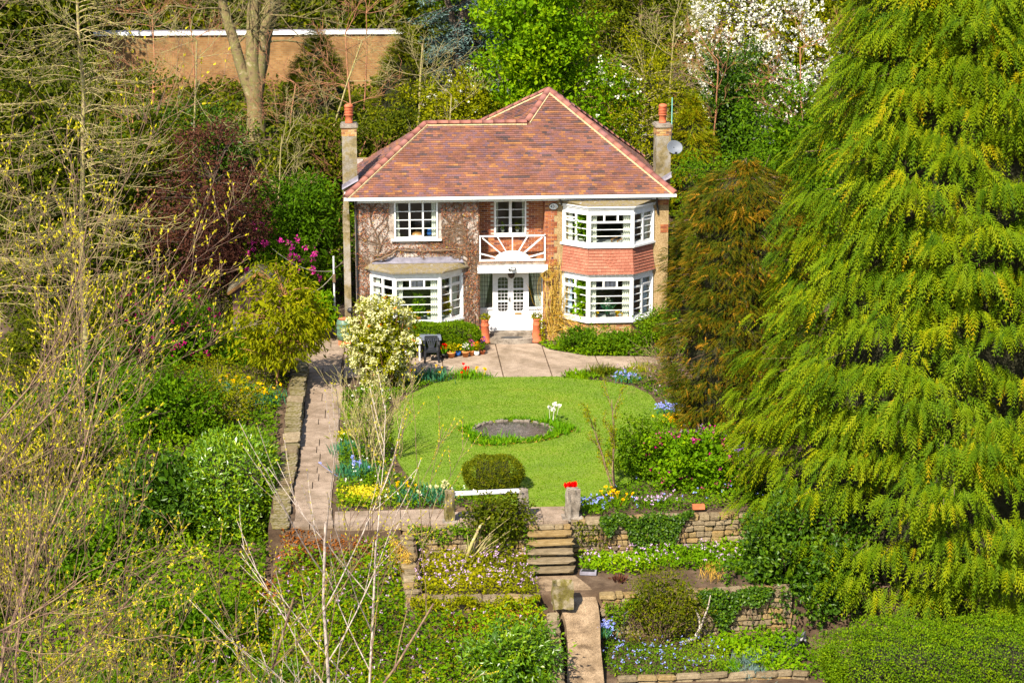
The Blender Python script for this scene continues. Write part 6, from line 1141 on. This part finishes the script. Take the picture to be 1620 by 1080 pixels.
budtree('budding_tree', 'bare tree of lichened branches with yellow buds at lower left', [((-13.0, -36, -5.5), (.03, .05, 1), 15, .06), ((-12.7, -35.6, 0), (.24, .1, 1), 9, .03), ((-12.4, -36.2, -2), (.12, .2, 1), 11, .032), ((-12.3, -35.5, -3), (.24, .1, .9), 9, .03), ((-12.0, -35.5, -4.5), (.30, .1, .8), 7.0, .03), ((-12.5, -35.8, -3), (.2, .1, .9), 9.5, .03)], 'bark_twig', 'bud', 4, 6500, .055, k=(8, 6, 5, 2), ang=(.55, .55, .55, .5), ratio=.42, up=.07, wig=.11, rk=.55, rmin=.0038)
budtree('budding_tree', 'second budding tree low at the left edge', [((-13.6, -31, -4.5), (.08, .1, 1), 11, .05), ((-13.3, -31, -3.5), (.26, .1, .9), 8, .03), ((-12.2, -31.5, -5), (.22, .1, .9), 6.5, .03), ((-11.0, -32, -5.5), (.2, .1, .9), 4.6, .028)], 'bark_twig', 'bud', 4, 4500, .055, k=(8, 6, 5, 2), ang=(.55, .55, .55, .5), ratio=.42, up=.07, wig=.11, rk=.55, rmin=.0038)
def arch_tree(label, x, y, z0, h, n, reach):
    t = thing('lichened_tree', label, 'tree', (x, y, z0)); st = Soup(); tips = []
    tr = curve((x, y, z0), (x+.3, y, z0+h), 0, 12, .05); st.tube(tr, np.linspace(.11, .03, 12), 8)
    for i in range(n):
        f_ = rng.uniform(.22, .98); j = f_*11; b0 = tr[int(j)]+(tr[min(11, int(j)+1)]-tr[int(j)])*(j-int(j)); az = rng.uniform(-math.pi, 0.45) if rng.random() < .8 else rng.uniform(0, 6.28)
        L = reach*rng.uniform(.5, 1.1)*(1.05-.35*f_); s = np.linspace(0, 1, 11); az2 = az+rng.normal()*.25
        o = np.array([math.cos(az2), math.sin(az2), 0]); dr = rng.uniform(.25, .6)
        p = b0+o*(L*s)[:, None]; p[:, 2] += L*(.55*s-dr*2.6*s**2+dr*1.55*s**3.2); p += np.cumsum(rng.normal(size=(11, 3))*.018, 0); st.tube(p, np.linspace(.020, .008, 11), 4); tips.append(p[-1])
        for k in range(9):
            q0 = rng.integers(2, 10); d_ = U(p[q0+1 if q0 < 10 else 10]-p[q0-1]); sd = rdir(1)[0]*[1, 1, .4]; l2 = L*rng.uniform(.18, .42); u_ = np.linspace(0, 1, 6)[:, None]
            w_ = p[q0]+(d_*.8+sd*.55)*l2*u_+np.c_[np.zeros((6, 2)), l2*(-.5*u_[:, 0]+.75*u_[:, 0]**2.4)]; st.tube(w_, np.linspace(.009, .0065, 6), 3); tips.append(w_[-1])
            if rng.random() < .6:
                w2 = w_[2]+(d_*.5+rdir(1)[0]*.7)*l2*.6*u_[:4]/.6*.5+np.c_[np.zeros((4, 2)), l2*.25*u_[:4, 0]**2]; st.tube(w2, np.full(4, .0075), 3); tips.append(w2[-1])
    st.build('trunk', M['bark_pale'], t, True); P = np.repeat(np.array(tips), 2, 0); m = len(P); sp = Soup(); sp.leaves(P, rdir(m)+[0, 0, .4], rdir(m), .06, .025, rng.random(m)); sp.build('buds', M['ygreen'], t)['kind'] = 'stuff'
arch_tree('pale lichen covered tree with arching twigs at upper left', -14.3, -6, 0, 15.5, 150, 3.4)
arch_tree('second pale arching tree at the top left corner', -17.2, -8, 0, 15.5, 90, 3.2)
budtree('silver_sapling', 'pale silver stemmed sapling at the bottom centre', [((-6.0, -33, -4.6), (.02, .02, 1), 9.4, .05), ((-5.6, -32.9, -4.6), (.04, .02, 1), 9, .04), ((-5.9, -33, -2.5), (-.4, .0, 1), 5.0, .022)], 'bark_birch', 'bud', 2, 500, .045, k=(7, 4), ang=(.75, .4), ratio=.34, up=.06, wig=.03, start=.45, rmin=.006, rk=.5)
budtree('leaning_sapling', 'long dark leaning branches crossing the bottom centre', [((-9.0, -34, -3.5), (.62, .1, .8), 8.5, .04), ((-9.2, -34, -4), (.35, .05, .9), 8, .04)], 'bark_twig', 'bud', 3, 800, .05, k=(6, 4, 3), ang=(.45, .45, .45), ratio=.42, up=.05, wig=.05, rmin=.005, rk=.5)
# thin trunks on the hillside
for a, b, r_, lab in (((-8.6, 15, 3.0), (-8.0, 15, 7.6), .045, 'thin orange stem leaning left of the left chimney'), ((-7.3, 14, 2.8), (-5.2, 14.5, 9.4), .06, 'long pale leaning stem above the left chimney'), ((-6.3, 12, 2.2), (-5.0, 12.5, 5.8), .04, 'slanting stem beside the left chimney'), ((-3.0, 17, 3.5), (-2.6, 17, 9.0), .08, 'pale thin tree trunk above the left roof slope'), ((7.2, 14, 2.6), (6.9, 14, 8.6), .06, 'upright yellow trunk left of the right chimney'), ((-14.6, 13, 2.4), (-14.4, 13, 8), .06, 'slim trunk in front of the brick wall'), ((9.8, 15, 3), (9.9, 15, 8.4), .05, 'slim dark stem below the blossom tree'), ((-12.4, 14, 2.8), (-12.0, 14, 9.5), .06, 'pale slim trunk left of the beech'), ((-16.4, 14, 2.6), (-16.8, 14, 10), .07, 'pale trunk before the left end of the brick wall'), ((-5.6, 16, 3.4), (-5.9, 16, 9.6), .06, 'orange brown stem between the two pines'), ((-1.9, 12, 2.2), (-1.6, 12, 7.4), .05, 'pale stem rising behind the left roof ridge'), ((3.9, 15, 3), (4.4, 15, 9.4), .06, 'pale stem right of the lime green tree'), ((8.0, 17, 3.7), (8.3, 17, 10), .06, 'yellow stem in front of the yew'), ((-9.0, 9, 1.0), (-8.4, 9, 6.2), .05, 'pale stem behind the rhododendron'), ((13.6, 14, 2.8), (13.2, 14, 9.0), .06, 'slim stem right of the holly'), ((-15.2, 26, 4.6), (-15.0, 26, 9.5), .06, 'bare sapling before the left part of the brick wall'), ((-13.2, 27, 4.6), (-13.4, 27, 9.5), .05, 'bare sapling before the middle of the brick wall'), ((-5.2, 27, 4.6), (-5.0, 27, 9.5), .05, 'bare sapling before the right part of the brick wall')):
    t = thing('thin_tree', lab, 'tree', a, 'thin bare stems on the hillside'); ls = [(curve(a, b, .1, 9, .03), np.linspace(r_, r_*.5, 9), 0)]
    for i in range(9): tree_lines(ls, ls[0][0][rng.integers(3, 9)], rng.normal(size=3)*[1, .5, .3]+[0, 0, .5], 1.6, .016, 1, 4, k=(4, 4, 3, 2), up=.02, rk=.55, rmin=.006)
    lines_soup(ls, (6, 4, 3, 3)).build('trunk', M['bark_pale' if 'pale' in lab or 'yellow' in lab else 'bark_orange'], t, True)
